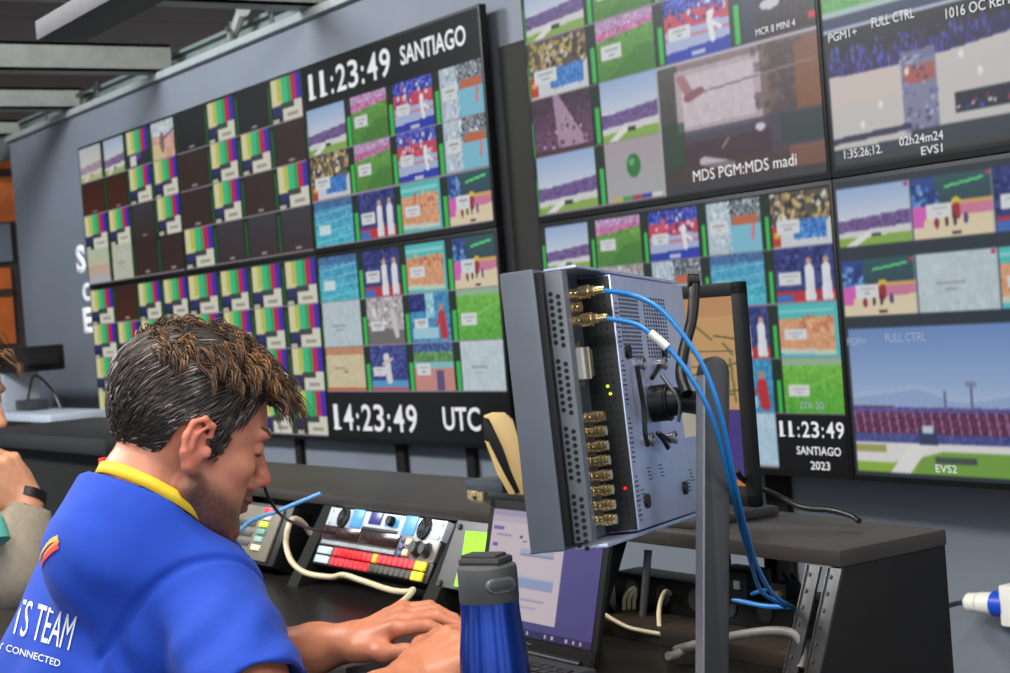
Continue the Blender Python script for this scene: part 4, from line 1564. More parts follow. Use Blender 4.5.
cable([at(310, 533, 3.14), at(302, 522, 3.10), at(293, 519, 3.06), at(288, 528, 3.04), at(286, 545, 3.03), at(292, 562, 3.0), at(306, 573, 2.96), at(330, 577, 2.9), at(343, 575, 2.88), at(360, 580, 2.84), at(390, 590, 2.72), at(408, 592, 2.66), at(413, 590, 2.64), at(408, 597, 2.58), at(397, 606, 2.5), at(384, 612, 2.42)], .0052, M_BEIGE, 'cream_cable', 'thick cream cable looping out of the rack down onto the worktop')
cable([at(458, 622, 2.40), at(470, 617, 2.44), at(480, 614, 2.48)], .0048, M_BEIGE, 'cream_cable', 'short piece of cream cable between the hands and the bottle')
# loops inside the open right bay
for k, (dx, lab) in enumerate(((0, 'cream cable loop in the open bay, outermost of three on the left'), (5, 'cream cable loop in the open bay, middle one of three on the left'), (10, 'cream cable loop in the open bay, innermost of three on the left'))):
    cable([at(624 + dx, 614, 2.58), at(625 + dx, 597, 2.58), at(634 + dx, 588, 2.58), at(643 + dx * .3, 591, 2.6), at(645, 604, 2.62)], .0034, M_BEIGE, 'cream_cable', lab, group='cream cable loops')
cable([at(660, 635, 2.42), at(659, 612, 2.46), at(663, 595, 2.48), at(669, 592, 2.50), at(675, 602, 2.56)], .0036, M_BEIGE, 'cream_cable', 'single upright cream cable loop beside the post')
cable([at(601, 612, 2.50), at(615, 621, 2.48), at(630, 628, 2.45), at(648, 632, 2.42), at(661, 634, 2.40)], .0034, M_BEIGE, 'cream_cable', 'cream cable lying along the front edge of the open bay')
cable([at(676, 650, 2.26), at(690, 646, 2.24), at(716, 640, 2.22), at(745, 634, 2.18), at(775, 631, 2.15), at(795, 635, 2.13), at(803, 650, 2.12), at(801, 668, 2.11)], .0062, M_GREYCAB, 'grey_cable', 'thick grey cable arching along the bay beside the metal rails')
cable([at(704, 647, 2.27), at(690, 648, 2.26), at(675, 655, 2.24), at(668, 656, 2.23)], .0060, M_GREYCAB, 'grey_cable', 'grey cable end lying on the plinth left of the post')
cable([at(727, 598, 2.36), at(740, 601, 2.33), at(765, 606, 2.28), at(790, 607, 2.24)], .0036, M_BLUECAB, 'patch_cable', 'blue patch cable along the back of the open bay')
cable([at(728, 603, 2.36), at(745, 596, 2.33), at(765, 590, 2.30), at(773, 588, 2.28)], .0032, M_BLUECAB, 'patch_cable', 'second blue patch cable rising behind the hanging coaxial cables')
for k, (a, b, lab) in enumerate((((792, 575), (801, 603), 'black lead in the bay nearest the metal rails'), ((783, 573), (790, 601), 'black lead in the bay beside the silver adaptor'), ((808, 578), (800, 600), 'black lead crossing behind the rail'))):
    cable([at(a[0], a[1], 2.3), at((a[0] + b[0]) / 2 + 4, (a[1] + b[1]) / 2, 2.28), at(b[0], b[1], 2.26)], .0036, M_BLKCAB, 'black_lead', lab, group='black leads in the open bay')
cable([at(600, 588, 2.6), at(606, 604, 2.58), at(617, 618, 2.56), at(629, 627, 2.54)], .005, M_BLKCAB, 'black_lead', 'thick black lead dropping beside the laptop lid')
# things in the bay
t = thing('power_strip', 'long black box lying at the back of the open bay', 'box', (6.05, -1.24, DZ + .022))
m = MB(); m.lohi((5.88, -1.29, DZ + .022), (6.38, -1.235, DZ + .075), None, .004); m.build('body', M_BLACK, t)
for k in range(6):
    m = MB(); m.cyl((5.93 + k * .075, -1.292, DZ + .05), (5.93 + k * .075, -1.288, DZ + .05), .016, n=18); m.build('outlet', M_DARK, t)
t = thing('adaptor', 'small black power adaptor hanging under the shelf behind the blue cables', 'adaptor', (6.17, -1.25, DZ + .09))
m = MB(); p = at(742, 585, 2.36); m.box(p, (.075, .05, .05), None, .006); m.build('body', M_BLACK, t)
m = MB(); m.box(p + V((.02, -.026, .006)), (.012, .004, .012), None, .001); m.build('label', M_GREY, t)
t = thing('adaptor', 'black and silver plug adaptor near the rails with a bright spot', 'adaptor', at(786, 590, 2.27))
p = at(786, 590, 2.27); m = MB(); m.box(p, (.03, .03, .024), None, .004); m.build('body', M_BLACK, t)
m = MB(); m.cyl(p + V((0, -.014, -.006)), p + V((0, -.020, -.006)), .007, n=14); m.build('contact', M_BRASS, t)
for px, y0, y1, lab, s in ((645, 553, 628, 'thin grey rod standing in the open bay', .010),):
    p0, p1 = at(px - 3, y1, 2.52), at(px + 3, y0, 2.52)
    m = MB(); m.tube([p0, p1], .006, 8, smooth=False); m.cyl(p1, p1 + (p1 - p0).normalized() * .004, .0065, n=10)
    tag(m.build('support_rod', M_GREY), lab, 'rod')
# industrial plug on the wall at the right
pw = ony(966, 602, 0.02); pe = ony(1012, 605, 0.02)
d = (pe - pw).normalized()
t = thing('industrial_plug', 'white power plug with a blue collar in front of the wall at the right edge', 'plug', pw)
k = (pe - pw).length / .108
m = MB(); m.cyl(pw, pw + d * .010, .012, .021, 24); m.cyl(pw + d * .010, pw + d * .040, .021, .023, 24); m.cyl(pw + d * .043, pw + d * .085, .024, .026, 24); m.build('body', M_WHITE, t)
m = MB(); m.cyl(pw + d * .085, pw + d * .118, .029, .029, 28); m.build('collar', mat('blue_plug', (24, 70, 190), .4, noise=.05), t)
m = MB(); c = pw + d * .15; m.box(c + V((0, .012, 0)), (.07, .075, .09), None, .006); m.build('socket_box', M_WHITE, t)
m = MB(); m.tube([pw, ony(955, 604, .0), ony(946, 607, -.05), ony(935, 615, -.2)], .006, 8, 6); m.build('lead', M_BLKCAB, t)

# ---- bottle
bt = at(481, 553, 1.76); bb = at(497, 673, 1.76)
BM = frame((bt.x + .003, bt.y + .004, DZ), (math.cos(.5), math.sin(.5), 0), (-math.sin(.5), math.cos(.5), 0), (0, 0, 1))
H = (bt.z - DZ)
t = thing('water_bottle', 'blue water bottle with a grey flip lid in front of the laptop', 'bottle', (bt.x, bt.y, DZ))
m = MB()
r0 = .0385
m.lathe([(0, 0), (r0 * .9, 0), (r0 * .98, .004), (r0, .012), (r0 * 1.0, H * .28), (r0 * .985, H * .44), (r0 * .93, H * .58), (r0 * .845, H * .69), (r0 * .815, H * .755), (r0 * .81, H * .80), (0, H * .80)], BM, 56)
m.build('body', mat('metallic_blue', (14, 60, 156), .3, .9, noise=.03, coat=.5), t)
m = MB()
m.lathe([(0, H * .79), (r0 * .79, H * .79), (r0 * .815, H * .797), (r0 * .825, H * .80), (r0 * .825, H * .925), (r0 * .80, H * .945), (r0 * .69, H * .955), (0, H * .955)], BM, 56)
m.build('lid', mat('lid_grey', (74, 76, 76), .48, noise=.06), t)
m = MB(); m.lohi((-.026, -.017, H * .95), (.024, .017, H * .985), BM, .006); m.lohi((-.024, -.013, H * .98), (.018, .013, H * .998), BM, .004)
m.build('flip_cap', mat('cap_grey', (58, 58, 60), .42, noise=.06), t)
camdir = (CAM - V((bt.x, bt.y, CAM.z))); camdir.normalize()
ca = math.atan2(camdir.y, camdir.x) + .42
bp = V((bt.x + .003, bt.y + .004, DZ + H * .875)); bn = V((math.cos(ca), math.sin(ca), 0)); bs = V((-bn.y, bn.x, 0))
KM = frame(bp + bn * (r0 * .795), bs, (0, 0, 1), bn)
def stadium(wd_, hh):
    return [(wd_ / 2 - hh / 2 + hh / 2 * math.cos(q), hh / 2 * math.sin(q)) for q in [(-.5 + k / 10) * math.pi for k in range(11)]] + [(-wd_ / 2 + hh / 2 + hh / 2 * math.cos(q), hh / 2 * math.sin(q)) for q in [(.5 + k / 10) * math.pi for k in range(11)]]
m = MB(); m.prism(stadium(.033, .015), KM, -.004, .0035, .002); m.build('button_frame', mat('frame_grey', (96, 98, 98), .4, noise=.05), t)
m = MB(); m.prism(stadium(.027, .010), KM, 0, .0048, .0015); m.build('lock_button', mat('button_grey', (66, 68, 68), .4, noise=.05), t)

# ---- far left: equipment behind the men
def slab(name, lab, cat, lo, hi, mtl, bev=.006, extra=None):
    t = thing(name, lab, cat, ((lo[0] + hi[0]) / 2, (lo[1] + hi[1]) / 2, lo[2]))
    m = MB(); m.lohi(lo, hi, None, bev); m.build('body', mtl, t)
    return t
# table along the wall with a grey cabinet and a dark case on it
yt_ = -0.55
tr, tl = ony(50, 415, yt_), ony(-60, 425, yt_)
t = thing('side_table', 'pale topped table with blue steel legs at the far left under the wall', 'table', (tr.x - .6, yt_ + .2, 0))
m = MB(); m.lohi((tr.x - 2.2, yt_, tr.z - .035), (tr.x, yt_ + .26, tr.z), None, .006); m.build('tabletop', mat('pale_blue_top', (176, 186, 198), .35, noise=.05), t)
M_LEG = mat('blue_steel', (44, 56, 110), .45, .2, noise=.08)
for dx in (.04, 2.14):
    for dy in (.03, .22):
        m = MB(); m.lohi((tr.x - dx - .035, yt_ + dy - .018, 0), (tr.x - dx, yt_ + dy + .018, tr.z - .035), None, .004); m.build('leg', M_LEG, t)
gx = ony(12, 390, yt_ + .1)
gz = ony(24, 372, yt_ + .1).z
t = thing('grey_cabinet', 'light grey cabinet standing on the pale table at the far left', 'cabinet', (gx.x - .5, yt_ + .2, tr.z))
m = MB(); m.lohi((gx.x - 1.1, yt_ + .06, tr.z), (gx.x, yt_ + .24, gz), None, .01); m.build('body', mat('cabinet_grey', (150, 158, 166), .5, noise=.06), t)
m = MB(); m.lohi((gx.x - .5, yt_ + .052, tr.z + .03), (gx.x - .03, yt_ + .062, gz - .03), None, .004); m.cyl((gx.x - .08, yt_ + .04, (gz + tr.z) / 2), (gx.x - .08, yt_ + .055, (gz + tr.z) / 2), .012, n=12); m.build('door', mat('cabinet_grey_door', (164, 170, 178), .5, noise=.05), t)
dz = ony(24, 347, yt_ + .05).z
dxr = ony(28, 358, yt_ + .05).x
t = thing('black_case', 'black flat case lying on the grey cabinet at the far left', 'case', (dxr - .5, yt_ + .2, gz))
m = MB(); m.lohi((dxr - 1.2, yt_ + .05, gz), (dxr - .06, yt_ + .24, dz), None, .01); m.lohi((dxr - .07, yt_ + .05, gz + .03), (dxr, yt_ + .2, dz - .04), None, .01); m.build('shell', M_MATTE, t)
m = MB(); m.lohi((dxr - .5, yt_ + .03, gz + .04), (dxr - .3, yt_ + .055, gz + .09), None, .006); m.build('handle', M_DARK, t)
p = ony(46, 412, -.3); q = ony(46, 400, -.3)
t = thing('small_device', 'small dark device with a thin lead on the pale table against the wall', 'device', (gx.x + .12, yt_ + .15, tr.z))
m = MB(); m.lohi((gx.x + .03, yt_ + .10, tr.z), (gx.x + .22, yt_ + .20, tr.z + .05), None, .008); m.build('body', M_DARK, t)
m = MB(); m.tube([(gx.x + .1, yt_ + .14, tr.z + .05), (gx.x + .16, yt_ + .16, tr.z + .16), (gx.x + .26, yt_ + .2, tr.z + .10), (gx.x + .33, yt_ + .22, tr.z + .004)], .006, 8, 6); m.build('lead', M_BLKCAB, t)
# dark desk between the table and the men
cr = ony(104, 439, -1.25)
t = thing('dark_cabinet', 'black equipment cabinet with a thick top, left of the neck of the man', 'cabinet', (cr.x - .5, -1.1, 0))
m = MB(); m.lohi((cr.x - 1.3, -1.25, cr.z - .05), (cr.x, -.80, cr.z), None, .008); m.build('top', mat('charcoal_top', (34, 34, 35), .45, spec=.3, noise=.1), t)
m = MB(); m.lohi((cr.x - 1.2, -1.21, 0), (cr.x - .12, -.84, cr.z - .05), None, .006); m.build('body', M_MATTE, t)
m = MB()
for k in range(3):
    m.lohi((cr.x - .60, -1.218, .10 + .17 * k), (cr.x - .16, -1.208, .25 + .17 * k), None, .004)
m.build('drawers', M_BLACK, t)
# ------------------------------------------------------------------ people: bodies as one smooth surface each
class SDF:
    def __init__(s, lo, hi, h):
        s.lo, s.h = np.array(lo, float), h
        s.n = np.ceil((np.array(hi) - s.lo) / h).astype(int) + 1
        s.D = np.full(s.n, .06, np.float32)

    def slab(s, lo, hi):
        a = np.clip(np.floor((np.array(lo) - s.lo) / s.h).astype(int), 0, s.n)
        b = np.clip(np.ceil((np.array(hi) - s.lo) / s.h).astype(int) + 1, 0, s.n)
        if np.any(b <= a):
            return None
        ax = [(s.lo[i] + s.h * np.arange(a[i], b[i])).astype(np.float32) for i in range(3)]
        return (slice(a[0], b[0]), slice(a[1], b[1]), slice(a[2], b[2])), ax

    def put(s, fn, lo, hi, k, sub=False):
        q = s.slab(np.array(lo) - k - .01, np.array(hi) + k + .01)
        if q is None:
            return
        sl, (x, y, z) = q
        d = fn(x[:, None, None], y[None, :, None], z[None, None, :])
        a = s.D[sl]
        if sub:
            d = -d
            hh = np.clip(.5 - .5 * (d - a) / k, 0, 1)
            s.D[sl] = d * (1 - hh) + a * hh + k * hh * (1 - hh)
            s.D[sl] = np.maximum(s.D[sl], a)
        else:
            hh = np.clip(.5 + .5 * (a - d) / k, 0, 1)
            s.D[sl] = a * (1 - hh) + d * hh - k * hh * (1 - hh)

    def cone(s, a, b, ra, rb, k=.012, sub=False):
        a, b = np.array(a, float), np.array(b, float)
        ba = b - a
        L = float(ba @ ba) + 1e-12

        def fn(x, y, z):
            px, py, pz = x - a[0], y - a[1], z - a[2]
            t = np.clip((px * ba[0] + py * ba[1] + pz * ba[2]) / L, 0, 1)
            return np.sqrt((px - t * ba[0]) ** 2 + (py - t * ba[1]) ** 2 + (pz - t * ba[2]) ** 2) - (ra + (rb - ra) * t)
        r = max(ra, rb)
        s.put(fn, np.minimum(a, b) - r, np.maximum(a, b) + r, k, sub)

    def chain(s, pts, rs, k=.010, sub=False):
        for i in range(len(pts) - 1):
            s.cone(pts[i], pts[i + 1], rs[i], rs[i + 1], k, sub)

    def ell(s, c, r, ax=None, k=.012, sub=False):
        """ax = 3x3, rows are the ellipsoid's axes"""
        c, r = np.array(c, float), np.array(r, float)
        A = np.eye(3) if ax is None else np.array(ax, float)

        def fn(x, y, z):
            px, py, pz = x - c[0], y - c[1], z - c[2]
            q = [(A[i, 0] * px + A[i, 1] * py + A[i, 2] * pz) for i in range(3)]
            k0 = np.sqrt(sum((q[i] / r[i]) ** 2 for i in range(3)))
            k1 = np.sqrt(sum((q[i] / r[i] ** 2) ** 2 for i in range(3))) + 1e-9
            return k0 * (k0 - 1) / k1
        e = np.sqrt(((A * r[:, None]) ** 2).sum(0))
        s.put(fn, c - e, c + e, k, sub)

    def cut(s, p, n, lo, hi):
        """remove what lies beyond the plane through p with normal n, inside a box"""
        p, n = np.array(p, float), np.array(n, float)
        q = s.slab(lo, hi)
        if q is None:
            return
        sl, (x, y, z) = q
        d = (x[:, None, None] - p[0]) * n[0] + (y[None, :, None] - p[1]) * n[1] + (z[None, None, :] - p[2]) * n[2]
        s.D[sl] = np.maximum(s.D[sl], d)

    def mesh(s):
        D = s.D
        S = D < 0
        c = np.zeros(tuple(s.n - 1), np.uint8)
        for i in (0, 1):
            for j in (0, 1):
                for k in (0, 1):
                    c += S[i:s.n[0] - 1 + i, j:s.n[1] - 1 + j, k:s.n[2] - 1 + k]
        act = np.argwhere((c > 0) & (c < 8))
        idx = np.full(tuple(s.n - 1), -1, np.int32)
        idx[act[:, 0], act[:, 1], act[:, 2]] = np.arange(len(act))
        corner = {}
        for i in (0, 1):
            for j in (0, 1):
                for k in (0, 1):
                    corner[i, j, k] = D[act[:, 0] + i, act[:, 1] + j, act[:, 2] + k].astype(float)
        acc = np.zeros((len(act), 3)); cnt = np.zeros(len(act))
        for a in corner:
            for ax in range(3):
                if a[ax] == 0:
                    b = list(a); b[ax] = 1; b = tuple(b)
                    da, db = corner[a], corner[b]
                    m_ = (da < 0) != (db < 0)
                    t = np.where(m_, da / np.where(np.abs(da - db) < 1e-12, 1, da - db), 0)
                    p = np.tile(np.array(a, float), (len(act), 1)); p[:, ax] = t
                    acc += p * m_[:, None]; cnt += m_
        P = s.lo + (act + acc / cnt[:, None]) * s.h
        F = []
        for ax in range(3):
            o1, o2 = (ax + 1) % 3, (ax + 2) % 3
            sl0, sl1 = [slice(None)] * 3, [slice(None)] * 3
            sl0[ax], sl1[ax] = slice(0, -1), slice(1, None)
            A, B = S[tuple(sl0)], S[tuple(sl1)]
            e = np.argwhere(A != B)
            ok = (e[:, o1] > 0) & (e[:, o2] > 0) & (e[:, o1] < s.n[o1] - 1) & (e[:, o2] < s.n[o2] - 1)
            e = e[ok]
            inside = A[e[:, 0], e[:, 1], e[:, 2]]
            q = []
            for d1, d2 in ((-1, -1), (0, -1), (0, 0), (-1, 0)):
                g = e.copy(); g[:, o1] += d1; g[:, o2] += d2
                q.append(idx[g[:, 0], g[:, 1], g[:, 2]])
            q = np.stack(q, 1)
            q[~inside] = q[~inside][:, ::-1]
            F.append(q)
        F = np.concatenate(F)
        F = F[(F >= 0).all(1)]
        return P, F


def relax(P, F, it=1, w=.5):
    for _ in range(it):
        acc = np.zeros_like(P); cnt = np.zeros(len(P))
        for a, b in ((0, 1), (1, 2), (2, 3), (3, 0)):
            np.add.at(acc, F[:, a], P[F[:, b]]); np.add.at(acc, F[:, b], P[F[:, a]])
            np.add.at(cnt, F[:, a], 1); np.add.at(cnt, F[:, b], 1)
        P = P * (1 - w) + w * acc / np.maximum(cnt, 1)[:, None]
    return P


class HeadFrame:
    """x out of the face, y to the person's left, z up; metres times scale; origin between the ears"""

    def __init__(s, o, fwd, up, scale=1.0):
        s.o = V(o); s.x = V(fwd).normalized()
        up = V(up); s.z = (up - s.x * up.dot(s.x)).normalized(); s.y = s.z.cross(s.x)
        s.k = scale
        s.ax = np.array([s.x, s.y, s.z])

    def p(s, x, y, z):
        return s.o + (s.x * x + s.y * y + s.z * z) * s.k

    def local(s, P):
        return (np.asarray(P) - np.array(s.o)) @ s.ax.T / s.k

    def rot(s, a=0, b=0, c=0):
        m = (Matrix.Rotation(c, 3, 'Z') @ Matrix.Rotation(b, 3, 'Y') @ Matrix.Rotation(a, 3, 'X'))
        return np.array(m).T @ s.ax


def head(S, H):
    k = H.k
    E = lambda c, r, kk=.012, sub=False, ax=None: S.ell(H.p(*c), np.array(r) * k, H.ax if ax is None else ax, kk, sub)
    E((-.014, 0, .052), (.096, .077, .088))
    E((.028, 0, .040), (.064, .064, .076), .02)
    E((.040, 0, -.020), (.050, .056, .062), .02)
    E((.034, 0, -.058), (.056, .049, .042), .02)
    for sy in (-1, 1):
        S.cone(H.p(.002, sy * .056, -.048), H.p(.074, sy * .014, -.086), .017 * k, .016 * k, .022)
        E((.060, sy * .040, -.006), (.022, .020, .018), .016)          # cheekbone
        E((.080, sy * .028, .042), (.014, .026, .009), .012)           # brow
        E((.098, sy * .031, .024), (.014, .017, .011), .010, True)     # eye socket
        E((.0775, sy * .031, .022), (.0135, .0135, .0125), .003)       # eye and lid
        E((.100, sy * .0125, -.017), (.010, .0075, .008), .006)        # nostril wing
        S.cone(H.p(.103, sy * .008, -.024), H.p(.110, sy * .0075, -.020), .0032 * k, .003 * k, .003, True)
    E((.082, 0, -.088), (.017, .021, .017), .014)                      # chin
    S.cone(H.p(.088, 0, .028), H.p(.110, 0, -.010), .0085 * k, .0110 * k, .010)
    E((.110, 0, -.013), (.0100, .0105, .0090), .006)
    E((.092, 0, -.032), (.010, .018, .010), .010)
    E((.0955, 0, -.043), (.0080, .023, .0058), .006)
    E((.0930, 0, -.055), (.0080, .020, .0066), .006)
    S.cone(H.p(.1035, -.018, -.049), H.p(.1035, .018, -.049), .0022 * k, .0022 * k, .003, True)
    for sy in (-1, 1):                                                  # ears
        ax = H.rot(sy * .10, -.16, sy * -.42)
        E((-.014, sy * .081, .004), (.0175, .0068, .033), .006, False, ax)
        rim = [(.004, .079, .018), (.001, .084, .031), (-.012, .088, .037), (-.026, .091, .028), (-.031, .092, .010), (-.027, .090, -.010), (-.016, .085, -.026), (-.006, .079, -.031)]
        S.chain([H.p(x, sy * y, z) for x, y, z in rim], [.0038 * k] * 5 + [.0044 * k, .0066 * k, .006 * k], .005)
        E((-.008, sy * .0905, .003), (.0085, .0075, .0135), .004, True, ax)
        E((-.014, sy * .0925, .021), (.009, .0055, .009), .004, True, ax)
        S.chain([H.p(-.006, sy * .088, .028), H.p(-.018, sy * .091, .016), H.p(-.019, sy * .090, -.004)], [.0024 * k, .0028 * k, .0024 * k], .006)
        E((.004, sy * .081, -.002), (.006, .005, .008), .004)


def finger(S, base, dirs, lens, rs, k=.004):
    p = V(base); pts = [p]
    for d, l in zip(dirs, lens):
        p = p + V(d).normalized() * l; pts.append(p)
    S.chain(pts, rs, k)
    return pts


def hand(S, wrist, fwd, back, thumb_side, sc=1.0, curl=(.35, .7, .6), spread=.10, thumb=None):
    """wrist: point; fwd: towards the knuckles; back: out of the back of the hand; thumb_side: +1/-1 along fwd x back"""
    f = V(fwd).normalized(); b = V(back); b = (b - f * b.dot(f)).normalized(); r = f.cross(b) * thumb_side    # r points to the thumb side
    ax = np.array([f, r, b])
    w = V(wrist)
    S.ell(w + f * .045 * sc + r * .002 * sc, np.array((.050, .041, .0155)) * sc, ax, .014)
    S.ell(w + f * .030 * sc + r * .026 * sc - b * .008 * sc, np.array((.034, .018, .016)) * sc, ax, .012)
    S.ell(w + f * .040 * sc - r * .022 * sc - b * .006 * sc, np.array((.040, .016, .014)) * sc, ax, .012)
    S.ell(w + f * .004 * sc, np.array((.028, .029, .020)) * sc, ax, .016)
    tips = []
    for i, (o, L, rad) in enumerate(((.030, 1.0, .0092), (.010, 1.1, .0096), (-.010, 1.02, .0090), (-.028, .82, .0080))):
        base = w + f * (.083 - .004 * abs(i - 1)) * sc + r * o * sc + b * .002 * sc
        S.cone(w + f * .03 * sc + r * o * .55 * sc + b * .006 * sc, base + b * .002 * sc, .009 * sc, .0100 * sc, .008)
        S.ell(base + b * .003 * sc, np.array((.010, .009, .009)) * sc, ax, .006)
        a = 0
        ds = []
        sp = spread * (1.5 - i)
        for c in curl:
            a += c * (1 + .08 * (i - 1))
            ds.append(f * math.cos(a) - b * math.sin(a) + r * sp * math.cos(a))
        tips.append(finger(S, base, ds, [.044 * L * sc, .027 * L * sc, .021 * L * sc], [rad * 1.06 * sc, rad * .96 * sc, rad * .90 * sc, rad * .74 * sc]))
    tb = w + f * .022 * sc + r * .030 * sc - b * .006 * sc
    td = thumb or [f * .75 + r * .65 - b * .25, f * .92 + r * .25 - b * .3, f * 1.0 + r * .0 - b * .25]
    tt = finger(S, tb, td, [.040 * sc, .032 * sc, .025 * sc], [.0145 * sc, .0115 * sc, .0105 * sc, .0082 * sc], .009)
    return tips, tt


def fold_noise(P, freq, seed, octaves=3):
    r = np.random.default_rng(seed)
    out = np.zeros(len(P))
    for o in range(octaves):
        for _ in range(5):
            d = r.normal(0, 1, 3); d /= np.linalg.norm(d)
            out += np.sin(P @ d * freq * (1.9 ** o) + r.uniform(0, 6.28)) / (1.9 ** o) / 5
    return out


def normals(P, F):
    n = np.cross(P[F[:, 2]] - P[F[:, 0]], P[F[:, 3]] - P[F[:, 1]])
    N = np.zeros_like(P)
    for c in range(4):
        np.add.at(N, F[:, c], n)
    return N / (np.linalg.norm(N, axis=1, keepdims=True) + 1e-12)


def srgb(c):
    c = np.asarray(c, float) / 255
    return np.where(c <= .04045, c / 12.92, ((c + .055) / 1.055) ** 2.4)


def mixc(base, col, a):
    return base * (1 - a[:, None]) + srgb(col)[None] * a[:, None]


def smooth01(x, a, b):
    t = np.clip((x - a) / (b - a), 0, 1)
    return t * t * (3 - 2 * t)


RH_ = V((R_.x, R_.y, 0)).normalized(); FH_ = V((F_.x, F_.y, 0)).normalized(); ZZ = V((0, 0, 1))
def aim(az):
    """level direction: az = 0 is photo-right, 90 is away from the viewer"""
    a = math.radians(az)
    return RH_ * math.cos(a) + FH_ * math.sin(a)


M_SKIN = mat('skin', (200, 140, 112), .45, attr='tone', noise=.06, nscale=90, bump=.06, bscale=260, sss=.12)
M_SHIRT = mat('royal_blue_cotton', (14, 64, 176), .85, noise=.05, nscale=60, bump=.05, bscale=900, sheen=.05)

# ---- the man in the blue T-shirt
tf, tr_ = aim(43), -aim(43 + 90)
C7 = at(116, 497, 2.30)
SRp = C7 + tr_ * .158 + tf * .030 - ZZ * .132
NCP = at(142, 507, 2.255)
NCN = (ZZ * .80 + tf * .60).normalized()
SLp = C7 - tr_ * .128 + tf * .060 - ZZ * .165
ER, WR = at(292, 762, 1.985), at(405, 682, 2.135)
EL, WL = at(214, 666, 2.47), at(352, 642, 2.345)
hf = aim(27)
PT = math.radians(22)
HF = HeadFrame(at(203, 450, 2.185) + aim(27 + 90) * .080, hf * math.cos(PT) - ZZ * math.sin(PT), ZZ * math.cos(PT) + hf * math.sin(PT), 1.06)


def torso(S, g=0.0, k=.03):
    """trunk, shoulders and upper arms, swollen by g"""
    lean = .30
    up = (ZZ * math.cos(lean) + tf * math.sin(lean)).normalized(); fo = up.cross(tr_) * -1
    if fo.dot(tf) < 0:
        fo = -fo
    ax = np.array([fo, tr_, up])
    S.ell(C7 + tf * .050 - ZZ * .170, (.118 + g, .172 + g, .140 + g), ax, k)
    S.ell(C7 - tf * .035 - tr_ * .035 - ZZ * .330, (.135 + g, .200 + g, .215 + g), np.array([tf, tr_, ZZ]), k)
    S.ell(C7 - tf * .030 - ZZ * .500, (.135 + g, .185 + g, .150 + g), np.array([tf, tr_, ZZ]), k)
    for Sp, sg in ((SRp, 1), (SLp, -1)):
        S.cone(C7 + tr_ * sg * .05 + tf * .02 - ZZ * .050, Sp + ZZ * .005, .046 + g, .055 + g, k)
        S.cone(C7 + tr_ * sg * .06 - ZZ * .15 - tf * .005, Sp - ZZ * .03, .07 + g, .055 + g, k)
        S.ell(C7 + tr_ * sg * .09 - ZZ * .15 - tf * .01, (.06 + g, .075 + g, .09 + g), ax, k)


